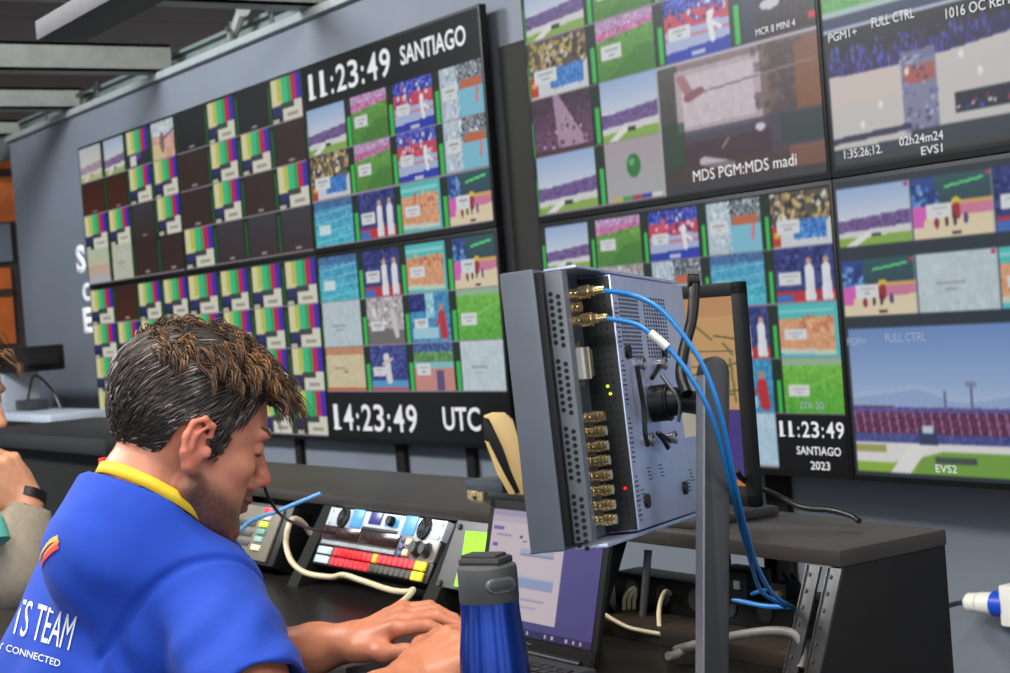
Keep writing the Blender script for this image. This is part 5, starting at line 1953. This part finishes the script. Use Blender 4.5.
def man_skin():
    pts = [C7, SRp, SLp, ER, WR, EL, WL, HF.p(.13, 0, 0), HF.p(-.12, 0, .1), at(470, 640, 2.15), at(470, 610, 2.3)]
    lo = np.min([list(p) for p in pts], 0) - .17; hi = np.max([list(p) for p in pts], 0) + .17
    S = SDF(lo, hi, .0026)
    torso(S, -.022)
    head(S, HF)
    S.chain([HF.p(-.03, 0, -.01), HF.p(-.040, 0, -.065), NCP, NCP - NCN * .07], [.055, .056, .056, .058], .016)
    S.cone(HF.p(.02, 0, -.07), NCP + tf * .02 - NCN * .03, .040, .045, .03)
    for Sp, E, Wp in ((SRp, ER, WR), (SLp, EL, WL)):
        S.chain([Sp, Sp.lerp(E, .5), E], [.050, .047, .040], .02)
        S.chain([E, E.lerp(Wp, .3), E.lerp(Wp, .75), Wp], [.041, .043, .033, .0275], .02)
    # far (left) hand: back up, fingers reaching right, thumb towards the viewer
    kn = at(416, 613, 2.315)
    f = (kn - WL).normalized()
    vdir = (CAM - WL).normalized()
    th_up = (ZZ * .85 + vdir * .30)
    hand(S, WL + f * .002, f, th_up, 1 if f.cross(th_up).dot(vdir) > 0 else -1, 1.04, (.30, .60, .45), .07,
         thumb=[f * .72 + vdir * .55 - ZZ * .36, f * .95 + vdir * .2 - ZZ * .34, f * 1.0 - ZZ * .26])
    kn = at(463, 646, 2.17)
    f = (kn - WR).normalized()
    bk = ZZ * .80 + vdir * .45
    far_ = -vdir
    hand(S, WR + f * .004, f, bk, 1 if f.cross(bk).dot(far_) > 0 else -1, 1.04, (.40, .55, .45), .06)
    P, F = S.mesh()
    P = relax(P, F, 2, .45)
    me = mesh_np('body', P, F)
    # skin tones: warm ears, stubble on the jaw, redder hands
    L = HF.local(P)
    c = np.tile(srgb((200, 132, 104)), (len(P), 1))
    inhead = np.linalg.norm(L - np.array((0, 0, .02)), axis=1) < .16
    ear = inhead & (np.abs(L[:, 1]) > .076) & (L[:, 0] < .012) & (L[:, 0] > -.05)
    c = mixc(c, (212, 122, 100), ear * .7)
    c = mixc(c, (206, 120, 96), inhead * smooth01(L[:, 0], .085, .115) * (np.abs(L[:, 1]) < .03) * .6)
    jaw = inhead * smooth01(L[:, 2] + .35 * (L[:, 0] - .02), -.016, -.048) * smooth01(L[:, 0], -.034, .010) * (1 - smooth01(L[:, 2], -.125, -.11) * 0)
    jaw = np.maximum(jaw, inhead * (L[:, 0] > .086) * (np.abs(L[:, 1]) < .034) * smooth01(-L[:, 2], .024, .030) * smooth01(.075 + L[:, 2], 0, .02))
    jaw = jaw * (1 - .7 * smooth01(L[:, 0], .10, .108) * (np.abs(L[:, 2] + .049) < .012))
    spk = .80 + .2 * rng.random(len(P))
    jaw = jaw * smooth01(L[:, 2] + .086 + .50 * np.maximum(L[:, 0], 0), -.012, .006)
    c = mixc(c, (68, 51, 44), np.clip(jaw * .96 * spk, 0, 1))
    side = inhead * smooth01(L[:, 2], -.02, -.005) * smooth01(.04 - L[:, 2], 0, .01) * smooth01(.028 - L[:, 0], 0, .006) * smooth01(L[:, 0], .010, .016) * (np.abs(L[:, 1]) > .055)
    c = mixc(c, (60, 50, 46), np.clip(side * .8, 0, 1))
    brow = inhead & (np.abs(L[:, 2] - .045 - .05 * (np.abs(L[:, 1]) - .03)) < .0045) & (np.abs(L[:, 1]) > .012) & (np.abs(L[:, 1]) < .052) & (L[:, 0] > .05)
    c = mixc(c, (50, 36, 30), brow * .85)
    eye = inhead & (np.abs(L[:, 2] - .0145) < .0022) & (np.abs(np.abs(L[:, 1]) - .031) < .0135) & (L[:, 0] > .06)
    c = mixc(c, (40, 28, 26), eye * .9)
    lip = inhead & (np.abs(L[:, 2] + .049) < .011) & (np.abs(L[:, 1]) < .022) & (L[:, 0] > .098)
    c = mixc(c, (168, 92, 84), lip * .7)
    dh = np.min([np.linalg.norm(P - np.array(q), axis=1) for q in (WR, WL, at(430, 640, 2.16), at(420, 615, 2.31))], 0)
    c = mixc(c, (202, 126, 90), smooth01(.26 - dh, 0, .1) * .55)
    c *= (1 + .05 * fold_noise(P, 140, 9, 2))[:, None]
    colors(me, np.clip(c, 0, 1), 'tone')
    me.materials.append(M_SKIN)
    return me


man = link('person', man_skin(), None, True, 180)
tag(man, 'dark haired man in a blue T-shirt bending over the worktop, seen from behind', 'person')


def child_np(name, P, F, material, parent, angle=180):
    me = mesh_np(name, P, F)
    me.materials.append(material)
    return link(name, me, parent, True, angle)


def man_shirt():
    pts = [C7, SRp, SLp, ER, C7 - ZZ * .62]
    lo = np.min([list(p) for p in pts], 0) - .22; hi = np.max([list(p) for p in pts], 0) + .20
    S = SDF(lo, hi, .0042)
    torso(S, .008, .045)
    ends = []
    for Sp, E in ((SRp, ER), (SLp, EL)):
        d = (E - Sp).normalized()
        S.chain([Sp, Sp + d * .10, Sp + d * .20], [.062, .066, .070], .04)
        ends.append((Sp, d))
    S.chain([NCP - NCN * .07, NCP - NCN * .02, NCP + NCN * .03], [.100, .090, .087], .03)
    S.cone(NCP + tr_ * .055 - NCN * .045, SRp + ZZ * .012, .050, .054, .03)
    for (Sp, d) in ends:
        e = Sp + d * .205
        S.cut(e, d, np.array(e) - .12, np.array(e) + .12)
        S.cone(Sp + d * .17, Sp + d * .30, .057, .066, .008, True)
    top = NCP + NCN * .003
    S.cut(top, NCN, np.array(top) - .098, np.array(top) + .098)
    S.cone(NCP - NCN * .025, top + NCN * .08, .076, .080, .006, True)
    S.cut(C7 - ZZ * .60, -ZZ, lo, hi)
    P, F = S.mesh()
    P = relax(P, F, 3, .5)
    N = normals(P, F)
    # cloth folds: pulled from the shoulder down the back and round the sleeve
    rel = P - np.array(C7)
    a = rel @ np.array(tr_); b = rel @ np.array(ZZ); cc = rel @ np.array(tf)
    ds = np.linalg.norm(P - np.array(SRp), axis=1)
    d1 = np.sin(70 * (b * .75 + a * .6) + 5 * np.sin(9 * a + 4 * b) + 2) * np.exp(-((ds - .12) / .09) ** 2) * .0018
    ax_ = (ER - SRp).normalized()
    ta = (P - np.array(SRp)) @ np.array(ax_)
    sl = smooth01(ta, .03, .12) * (ds < .32)
    d2 = sl * np.sin(30 * ta + 40 * a + 4 * np.sin(16 * b) + 3 * np.sin(25 * cc)) * .0022
    d3 = smooth01(-b, .08, .3) * (np.sin(34 * (a * .8 - b * .9) + 3 * np.sin(7 * a)) * .0030 + np.sin(58 * (a - b * .4) + 4 * np.sin(5 * b)) * .0022)
    d4 = fold_noise(P, 26, 3, 2) * .0026 + fold_noise(P, 70, 4, 2) * .0012
    seam = np.exp(-((ta - .012) / .0055) ** 2) * (ds < .16) * -.0075
    arm = np.array(SRp - ZZ * .13 - tf * .05)
    da = np.linalg.norm(P - arm, axis=1)
    ra = P - arm
    th_ = np.arctan2(ra @ np.array(ZZ), ra @ np.array(tr_))
    d5 = np.sin(9 * th_ + 14 * da + 2 * np.sin(3 * th_)) * np.exp(-((da - .11) / .075) ** 2) * .0034
    d5 += np.sin(60 * (b + .4 * a) + 3 * np.sin(11 * a)) * smooth01(-b, .18, .30) * .0022
    P = P + N * (d1 + d2 + d3 + d4 + d5 + seam)[:, None]
    P = relax(P, F, 1, .4)
    return P, F


SP, SF = man_shirt()
shirt = child_np('t_shirt', SP, SF, M_SHIRT, man)
bvh = BVHTree.FromPolygons([V(p) for p in SP], SF.tolist())


def on_shirt(me, off=.0016, direction=None):
    """lay a flat mesh (world coordinates) on the shirt along the view of the back"""
    miss = set()
    for v in me.vertices:
        hit = bvh.ray_cast(v.co, direction)
        if hit[0] is not None:
            v.co = hit[0] - direction * off
        else:
            miss.add(v.index)
    if miss:
        bm = bmesh.new(); bm.from_mesh(me); bm.verts.ensure_lookup_table()
        bmesh.ops.delete(bm, geom=[bm.verts[i] for i in miss], context='VERTS')
        bm.to_mesh(me); bm.free()
    me.update()


def seen(px, py):
    """the spot of the shirt seen at a photo pixel, and its normal"""
    d = (at(px, py, 1) - CAM).normalized()
    h = bvh.ray_cast(CAM, d)
    n = h[1] if h[1].dot(d) < 0 else -h[1]
    return h[0], n


def shirt_print(name, body, rb, base, capv, mtl, bold=.0):
    """lettering printed on the cloth: rb = where its lower right end is seen, base / capv = its line and its height as seen there"""
    W0, H0 = 1.0, 1.0
    o = text_mesh(name, body, Matrix.Identity(4), H0, mtl, None, width=W0, bold=bold, depth=0)
    bm = bmesh.new(); bm.from_mesh(o.data)
    bmesh.ops.scale(bm, vec=(.35, .06, 1), verts=bm.verts)
    bmesh.ops.triangulate(bm, faces=bm.faces)
    for _ in range(2):
        long = [e for e in bm.edges if e.calc_length() > .008]
        if long:
            bmesh.ops.subdivide_edges(bm, edges=long, cuts=2)
            bmesh.ops.triangulate(bm, faces=bm.faces)
    gone = []
    for v in bm.verts:
        s_, t_ = v.co.x / .35 - 1, v.co.y / .06
        px = rb[0] + base[0] * s_ + capv[0] * t_
        py = rb[1] + base[1] * s_ + capv[1] * t_
        d = (at(px, py, 1) - CAM).normalized()
        h = bvh.ray_cast(CAM, d)
        if h[0] is None or abs(h[1].dot(d)) < .22:
            gone.append(v)
        else:
            n = h[1] if h[1].dot(d) < 0 else -h[1]
            v.co = h[0] + n * .0016
    bmesh.ops.delete(bm, geom=gone, context='VERTS')
    bm.to_mesh(o.data); bm.free()
    o.parent = shirt
    return o


M_PRINT_W = mat('white_shirt_print', (232, 236, 244), .7, noise=.03)
shirt_print('back_print', 'EVENTS TEAM', (69.5, 650.5), (95, 29), (9, -37), M_PRINT_W)
shirt_print('back_print', 'FULLY CONNECTED', (60, 667), (80, 24), (1.7, -7.0), M_PRINT_W)


def swoosh(name, pix, w_, mtl):
    hits = [seen(*q) for q in pix]
    n = sum((h[1] for h in hits), V()).normalized()
    P = spline([h[0] for h in hits], 8)
    m = MB(); L = []
    for i, p in enumerate(P):
        t = (P[min(i + 1, len(P) - 1)] - P[max(i - 1, 0)]).normalized(); s_ = n.cross(t)
        q = i / (len(P) - 1); ww = w_ * (1 - .75 * q) + .0005
        L.append([p + s_ * ww * k for k in (-1, -.33, .33, 1)])
    vs_ = [c + n * .1 for r in L for c in r]
    m._add(vs_, [(i * 4 + k, i * 4 + k + 1, (i + 1) * 4 + k + 1, (i + 1) * 4 + k) for i in range(len(P) - 1) for k in range(3)])
    o = m.build(name, mtl, None, False)
    on_shirt(o.data, .0018, -n)
    o.parent = shirt
    return o


swoosh('back_emblem', [(59, 538), (52, 541), (45, 549), (41, 560)], .0034, mat('emblem_gold', (222, 176, 92), .7, noise=.03))
swoosh('back_emblem', [(59, 544), (53, 549), (47, 556), (42, 567)], .0060, mat('emblem_red', (224, 74, 56), .7, noise=.03))
swoosh('back_emblem', [(60, 541), (54, 545), (48, 551), (44, 558)], .0022, mat('emblem_orange', (232, 140, 60), .7, noise=.03))

# lanyard round the neck
m = MB()
loop = []
skin_bvh = BVHTree.FromPolygons([v.co for v in man.data.vertices], [list(p.vertices) for p in man.data.polygons])
nk_ax = NCN
nc = NCP + NCN * .003
na = tr_; nb = nk_ax.cross(na).normalized()
NL = 96
rad = []
for i in range(NL):
    q = 2 * math.pi * i / NL
    rd = na * math.cos(q) + nb * math.sin(q)
    rr = .06
    for dz_ in (.002, .008, .014, .020):
        o = nc + nk_ax * dz_
        h = skin_bvh.ray_cast(o + rd * .125, -rd)
        if h[0] is not None:
            rr = max(rr, (h[0] - o).dot(rd))
    rad.append(min(rr + .0035, .097))
for _ in range(3):
    rad = [(rad[i - 1] + rad[i] * 2 + rad[(i + 1) % NL]) / 4 for i in range(NL)]
for i in range(NL):
    q = 2 * math.pi * i / NL
    rd = na * math.cos(q) + nb * math.sin(q)
    for dz_ in (.000, .017):
        loop.append(nc + nk_ax * dz_ + rd * (rad[i] + .001))
m._add(loop, [(2 * i, 2 * ((i + 1) % NL), 2 * ((i + 1) % NL) + 1, 2 * i + 1) for i in range(NL)])
lan = m.build('lanyard', mat('yellow_ribbon', (232, 196, 40), .6, noise=.05), man)
sd = lan.modifiers.new('thickness', 'SOLIDIFY'); sd.thickness = .0016
lan['label'] = 'yellow neck ribbon'
m = MB(); h = skin_bvh.ray_cast(nc - tf * .2 - tr_ * .06, (tf * .2 + tr_ * .06).normalized()); rc = at(105, 463, 2.325); m.box(rc, (.02, .014, .016), None, .004); m.build('clip', mat('red_clip', (206, 30, 34), .4, noise=.04), lan)

# hair: a close cap and several thousand tapered locks in one mesh
def hair(HFr, parent, n_side=3200, n_top=200):
    k = HFr.k

    def hairline(x, ay):
        """lowest z of the hair at x (front positive), away from the midline by ay"""
        pts = [(-.14, -.070), (-.10, -.077), (-.066, -.072), (-.050, -.044), (-.036, .020), (-.014, .042), (.004, .036), (.010, -.006), (.026, -.004), (.034, .040), (.052, .070), (.070, .088), (.09, .094), (.12, .096)]
        return np.interp(x, [p[0] for p in pts], [p[1] for p in pts])

    def scalp(d):
        """point on the skull in direction d (from the skull centre)"""
        r = np.array((.098, .079, .091)); c = np.array((-.013, 0, .052))
        t = 1 / np.sqrt(((d / r) ** 2).sum(-1, keepdims=True))
        return c + d * t
    # cap
    S = SDF(np.array(HFr.o) - .22, np.array(HFr.o) + .24, .004)
    S.ell(HFr.p(-.013, 0, .054), np.array((.102, .084, .099)) * k, HFr.ax, .01)
    S.ell(HFr.p(.004, 0, .088), np.array((.088, .074, .072)) * k, HFr.ax, .02)
    q = S.slab(S.lo, S.lo + S.n * S.h)
    sl, (x, y, z) = q
    G = np.stack(np.broadcast_arrays(x[:, None, None], y[None, :, None], z[None, None, :]), -1)
    Lc = (G - np.array(HFr.o)) @ HFr.ax.T / k
    hl = hairline(Lc[..., 0], np.abs(Lc[..., 1]))
    # neck nape falls lower at the back only
    S.D[sl] = np.maximum(S.D[sl], ((hl - Lc[..., 2]) * .8 * k).astype(np.float32))
    P, F = S.mesh(); P = relax(P, F, 2, .5)
    cap_c = np.tile(srgb((38, 30, 27)), (len(P), 1))
    locks_v, locks_f, locks_c = [], [], []

    def lock(pts, w0, col):
        base = len(locks_v)
        m_ = len(pts)
        for i in range(m_):
            t = pts[min(i + 1, m_ - 1)] - pts[max(i - 1, 0)]
            t = t / (np.linalg.norm(t) + 1e-9)
            a = np.cross(t, (0.3, .5, .81)); a /= np.linalg.norm(a) + 1e-9
            b = np.cross(t, a)
            ww = w0 * (1 - (i / (m_ - 1)) ** 1.6 * .9)
            for q in range(3):
                g = 2.094 * q
                locks_v.append(pts[i] + (a * math.cos(g) + b * math.sin(g)) * ww)
                locks_c.append(col)
        for i in range(m_ - 1):
            for q in range(3):
                locks_f.append((base + i * 3 + q, base + i * 3 + (q + 1) % 3, base + (i + 1) * 3 + (q + 1) % 3, base + (i + 1) * 3 + q))
    r = np.random.default_rng(21)
    SKC = np.array((-.013, 0, .052)); SKR = np.array((.098, .079, .091))

    def press(q, lift):
        e = (q - SKC) / (SKR + .004)
        L_ = np.linalg.norm(e)
        return SKC + (q - SKC) * (lift / L_) if L_ < lift else q
    # short flat hair on the sides and the back
    made = 0
    while made < n_side:
        d = r.normal(0, 1, 3); d /= np.linalg.norm(d)
        p = scalp(d)
        if p[2] < hairline(p[0], abs(p[1])) + .003:
            continue
        if p[2] > .118 and p[0] > -.05 and r.random() < .7:
            continue
        made += 1
        nrm = (p - SKC) / SKR ** 2; nrm /= np.linalg.norm(nrm)
        hi = smooth01(np.array([p[2]]), .05, .11)[0]
        ln = r.uniform(.018, .030) * (1 + .9 * hi)
        if p[0] > .008 and p[2] < .05:
            ln = .010
        back = np.array((-.75, 0, -.60)) if p[0] < .012 else np.array((-.35, 0, -.85))
        back = back * (1 - hi) + np.array((-.8, 0, -.35)) * hi
        dirv = back + nrm * (.04 + .03 * r.normal()) + r.normal(0, .09, 3)
        dirv /= np.linalg.norm(dirv)
        q = p + nrm * (.005 + .008 * hi); pts = []
        for i in range(6):
            pts.append(np.array(HFr.p(*q)))
            q = q + dirv * ln / 5
            e = (q - SKC) / (SKR + .004); q = SKC + (q - SKC) * ((1.02 + .085 * hi) + .012 * (i / 5) * r.random()) / np.linalg.norm(e)
            dirv = dirv + np.array((0, 0, -.12)) * (1 - hi); dirv /= np.linalg.norm(dirv)
        g = r.random()
        col = (60, 45, 36) if hi > .4 and g < .5 else (46, 39, 36) if g < .74 else ((76, 68, 64) if g < .94 else (140, 136, 134))
        lock(np.array(pts), .0017 * r.uniform(.7, 1.4), srgb(col))
    # longer wavy tufts on the top, swept forward and falling over the forehead
    made = 0
    while made < n_top:
        d = r.normal(0, 1, 3); d /= np.linalg.norm(d)
        p = scalp(d)
        if p[2] < max(.088, hairline(p[0], abs(p[1])) + .002) or p[0] < -.088 or abs(p[1]) > .068:
            continue
        made += 1
        nrm = (p - SKC) / SKR ** 2; nrm /= np.linalg.norm(nrm)
        front = smooth01(np.array([p[0]]), .02, .075)[0]
        ln = r.uniform(.052, .082) * (.75 + .30 * front) * (.7 if p[0] < -.04 else 1)
        side_ = np.array((0, 1.0, 0)) * (r.normal() * .45 + (.5 * np.sign(p[1]) * (abs(p[1]) > .045)))
        dir0 = nrm * r.uniform(.45, .95) + np.array((.75, 0, .05)) + side_
        wax = np.cross(dir0, nrm); wax /= np.linalg.norm(wax) + 1e-9
        ph, amp, fr = r.uniform(0, 6.28), r.uniform(.002, .006), r.uniform(1.0, 1.9)
        guide = []; q = p + nrm * .010; dv = dir0 / np.linalg.norm(dir0)
        for i in range(9):
            t = i / 8
            guide.append(q + wax * amp * math.sin(ph + fr * 6.28 * t) + nrm * amp * .8 * math.cos(ph + fr * 6.28 * t))
            dv = dv + np.array((.05, 0, -.32 + .10 * front)) * (.6 + t); dv /= np.linalg.norm(dv)
            q = press(q + dv * ln / 8, 1.10)
        tone = r.random()
        for _ in range(13):
            off = r.normal(0, 1, 3) * .0048
            sh = r.uniform(.75, 1.05)
            pts = [np.array(HFr.p(*(guide[min(8, int(round(i * sh)))] + off * (1 - .62 * i / 8)))) for i in range(9)]
            g = tone * .6 + r.random() * .4
            col = (52, 37, 28) if g < .42 else ((92, 64, 40) if g < .70 else (146, 104, 62))  # brown hair tones; the golden ones also stand for lamp highlights
            lock(np.array(pts), .0012 * r.uniform(.8, 1.4), srgb(col))
    LV = np.array(locks_v); LF = np.array(locks_f)
    allP = np.concatenate([P, LV]); allF = np.concatenate([F, LF + len(P)])
    me = mesh_np('hair', allP, allF)
    colors(me, np.concatenate([cap_c, np.array(locks_c)]), 'tone')
    me.materials.append(mat('hair', (50, 38, 30), .52, attr='tone', noise=.08, nscale=60, spec=.5))
    return link('hair', me, parent, True, 180)


hair(HF, man)

# ---- second person at the left edge, chin on a raised fist
t2f = aim(10)
H2 = HeadFrame(at(-57, 405, 3.1), aim(-8) * .96 - ZZ * .25, ZZ, 1.06)
W2_, E2, S2 = at(27, 503, 3.02), at(10, 572, 2.96), at(-75, 560, 3.05)
def second_skin():
    pts = [H2.p(.13, 0, 0), H2.p(-.12, 0, .12), W2_, E2, S2]
    lo = np.min([list(p) for p in pts], 0) - .14; hi = np.max([list(p) for p in pts], 0) + .14
    S = SDF(lo, hi, .0034)
    head(S, H2)
    S.chain([H2.p(-.02, 0, -.02), H2.p(-.03, 0, -.12), H2.p(-.05, 0, -.2)], [.055, .058, .08], .03)
    S.chain([S2, E2], [.045, .04], .02)
    S.chain([E2, E2.lerp(W2_, .4), W2_], [.04, .038, .028], .02)
    kn = at(3, 470, 3.0)
    f = (kn - W2_).normalized()
    vd = (CAM - W2_).normalized()
    bk = vd * .8 + RH_ * .55 + ZZ * .2
    hand(S, W2_, f, bk, -1 if f.cross(bk).dot(ZZ) > 0 else 1, 1.06, (.9, 1.2, .7), .03)
    P, F = S.mesh(); P = relax(P, F, 2, .45)
    me = mesh_np('body', P, F)
    L = H2.local(P)
    c = np.tile(srgb((206, 146, 112)), (len(P), 1))
    c = mixc(c, (60, 48, 42), (np.linalg.norm(L, axis=1) < .17) * smooth01(-L[:, 2], .03, .06) * smooth01(L[:, 0], 0, .03) * .6)
    colors(me, c, 'tone'); me.materials.append(M_SKIN)
    return me
p2 = link('person', second_skin(), None, True, 180)
tag(p2, 'person at the left edge resting the chin on a hand, khaki sleeve and black wristband', 'person')
def second_clothes():
    pts = [S2, E2, W2_, H2.p(-.05, 0, -.3)]
    lo = np.min([list(p) for p in pts], 0) - .34; hi = np.max([list(p) for p in pts], 0) + .2
    S = SDF(lo, hi, .005)
    c = at(-108, 650, 3.15)
    S.ell(c, (.20, .24, .26), None, .03)
    S.cone(c + ZZ * .16, S2, .09, .075, .04)
    S.chain([S2, E2], [.072, .062], .03)
    d = (W2_ - E2).normalized()
    S.chain([E2, E2.lerp(W2_, .5), W2_], [.054, .047, .042], .03)
    S.cut(W2_ - d * .012, d, np.array(W2_) - .09, np.array(W2_) + .09)
    S.cone(W2_ - d * .05, W2_ + d * .05, .036, .040, .006, True)
    P, F = S.mesh(); P = relax(P, F, 2, .5); N = normals(P, F)
    ta = (P - np.array(E2)) @ np.array(d)
    P = P + N * (np.sin(85 * ta + 6 * np.sin(30 * P[:, 0])) * .003 * smooth01(ta, -.05, .1) + fold_noise(P, 24, 8, 2) * .004)[:, None]
    return P, F
JP, JF = second_clothes()
me = mesh_np('jacket', JP, JF)
cj = np.tile(srgb((146, 136, 120)), (len(JP), 1))
colors(me, cj, 'tone')
me.materials.append(mat('khaki_knit', (140, 128, 108), .9, attr='tone', noise=.1, nscale=120, bump=.1, bscale=500))
link('jacket', me, p2, True, 180)
m = MB(); d = (W2_ - E2).normalized()
bs_ = [W2_ + d * (.000 + .002 * k) for k in range(2)]
m.cyl(W2_ + d * .004, W2_ + d * .022, .033, .031, 28); m.build('wristband', M_BLACK, p2)
# turquoise scarf over the shoulder
m = MB(); m.tube([at(-70, 505, 2.95), at(-40, 510, 2.9), at(-18, 525, 2.88), at(-10, 545, 2.87)], .036, 14, 8); o = m.build('scarf', mat('turquoise_cloth', (96, 186, 172), .85, noise=.06), p2)
o['label'] = 'turquoise cloth over the shoulder'
hair(H2, p2, 700, 50)
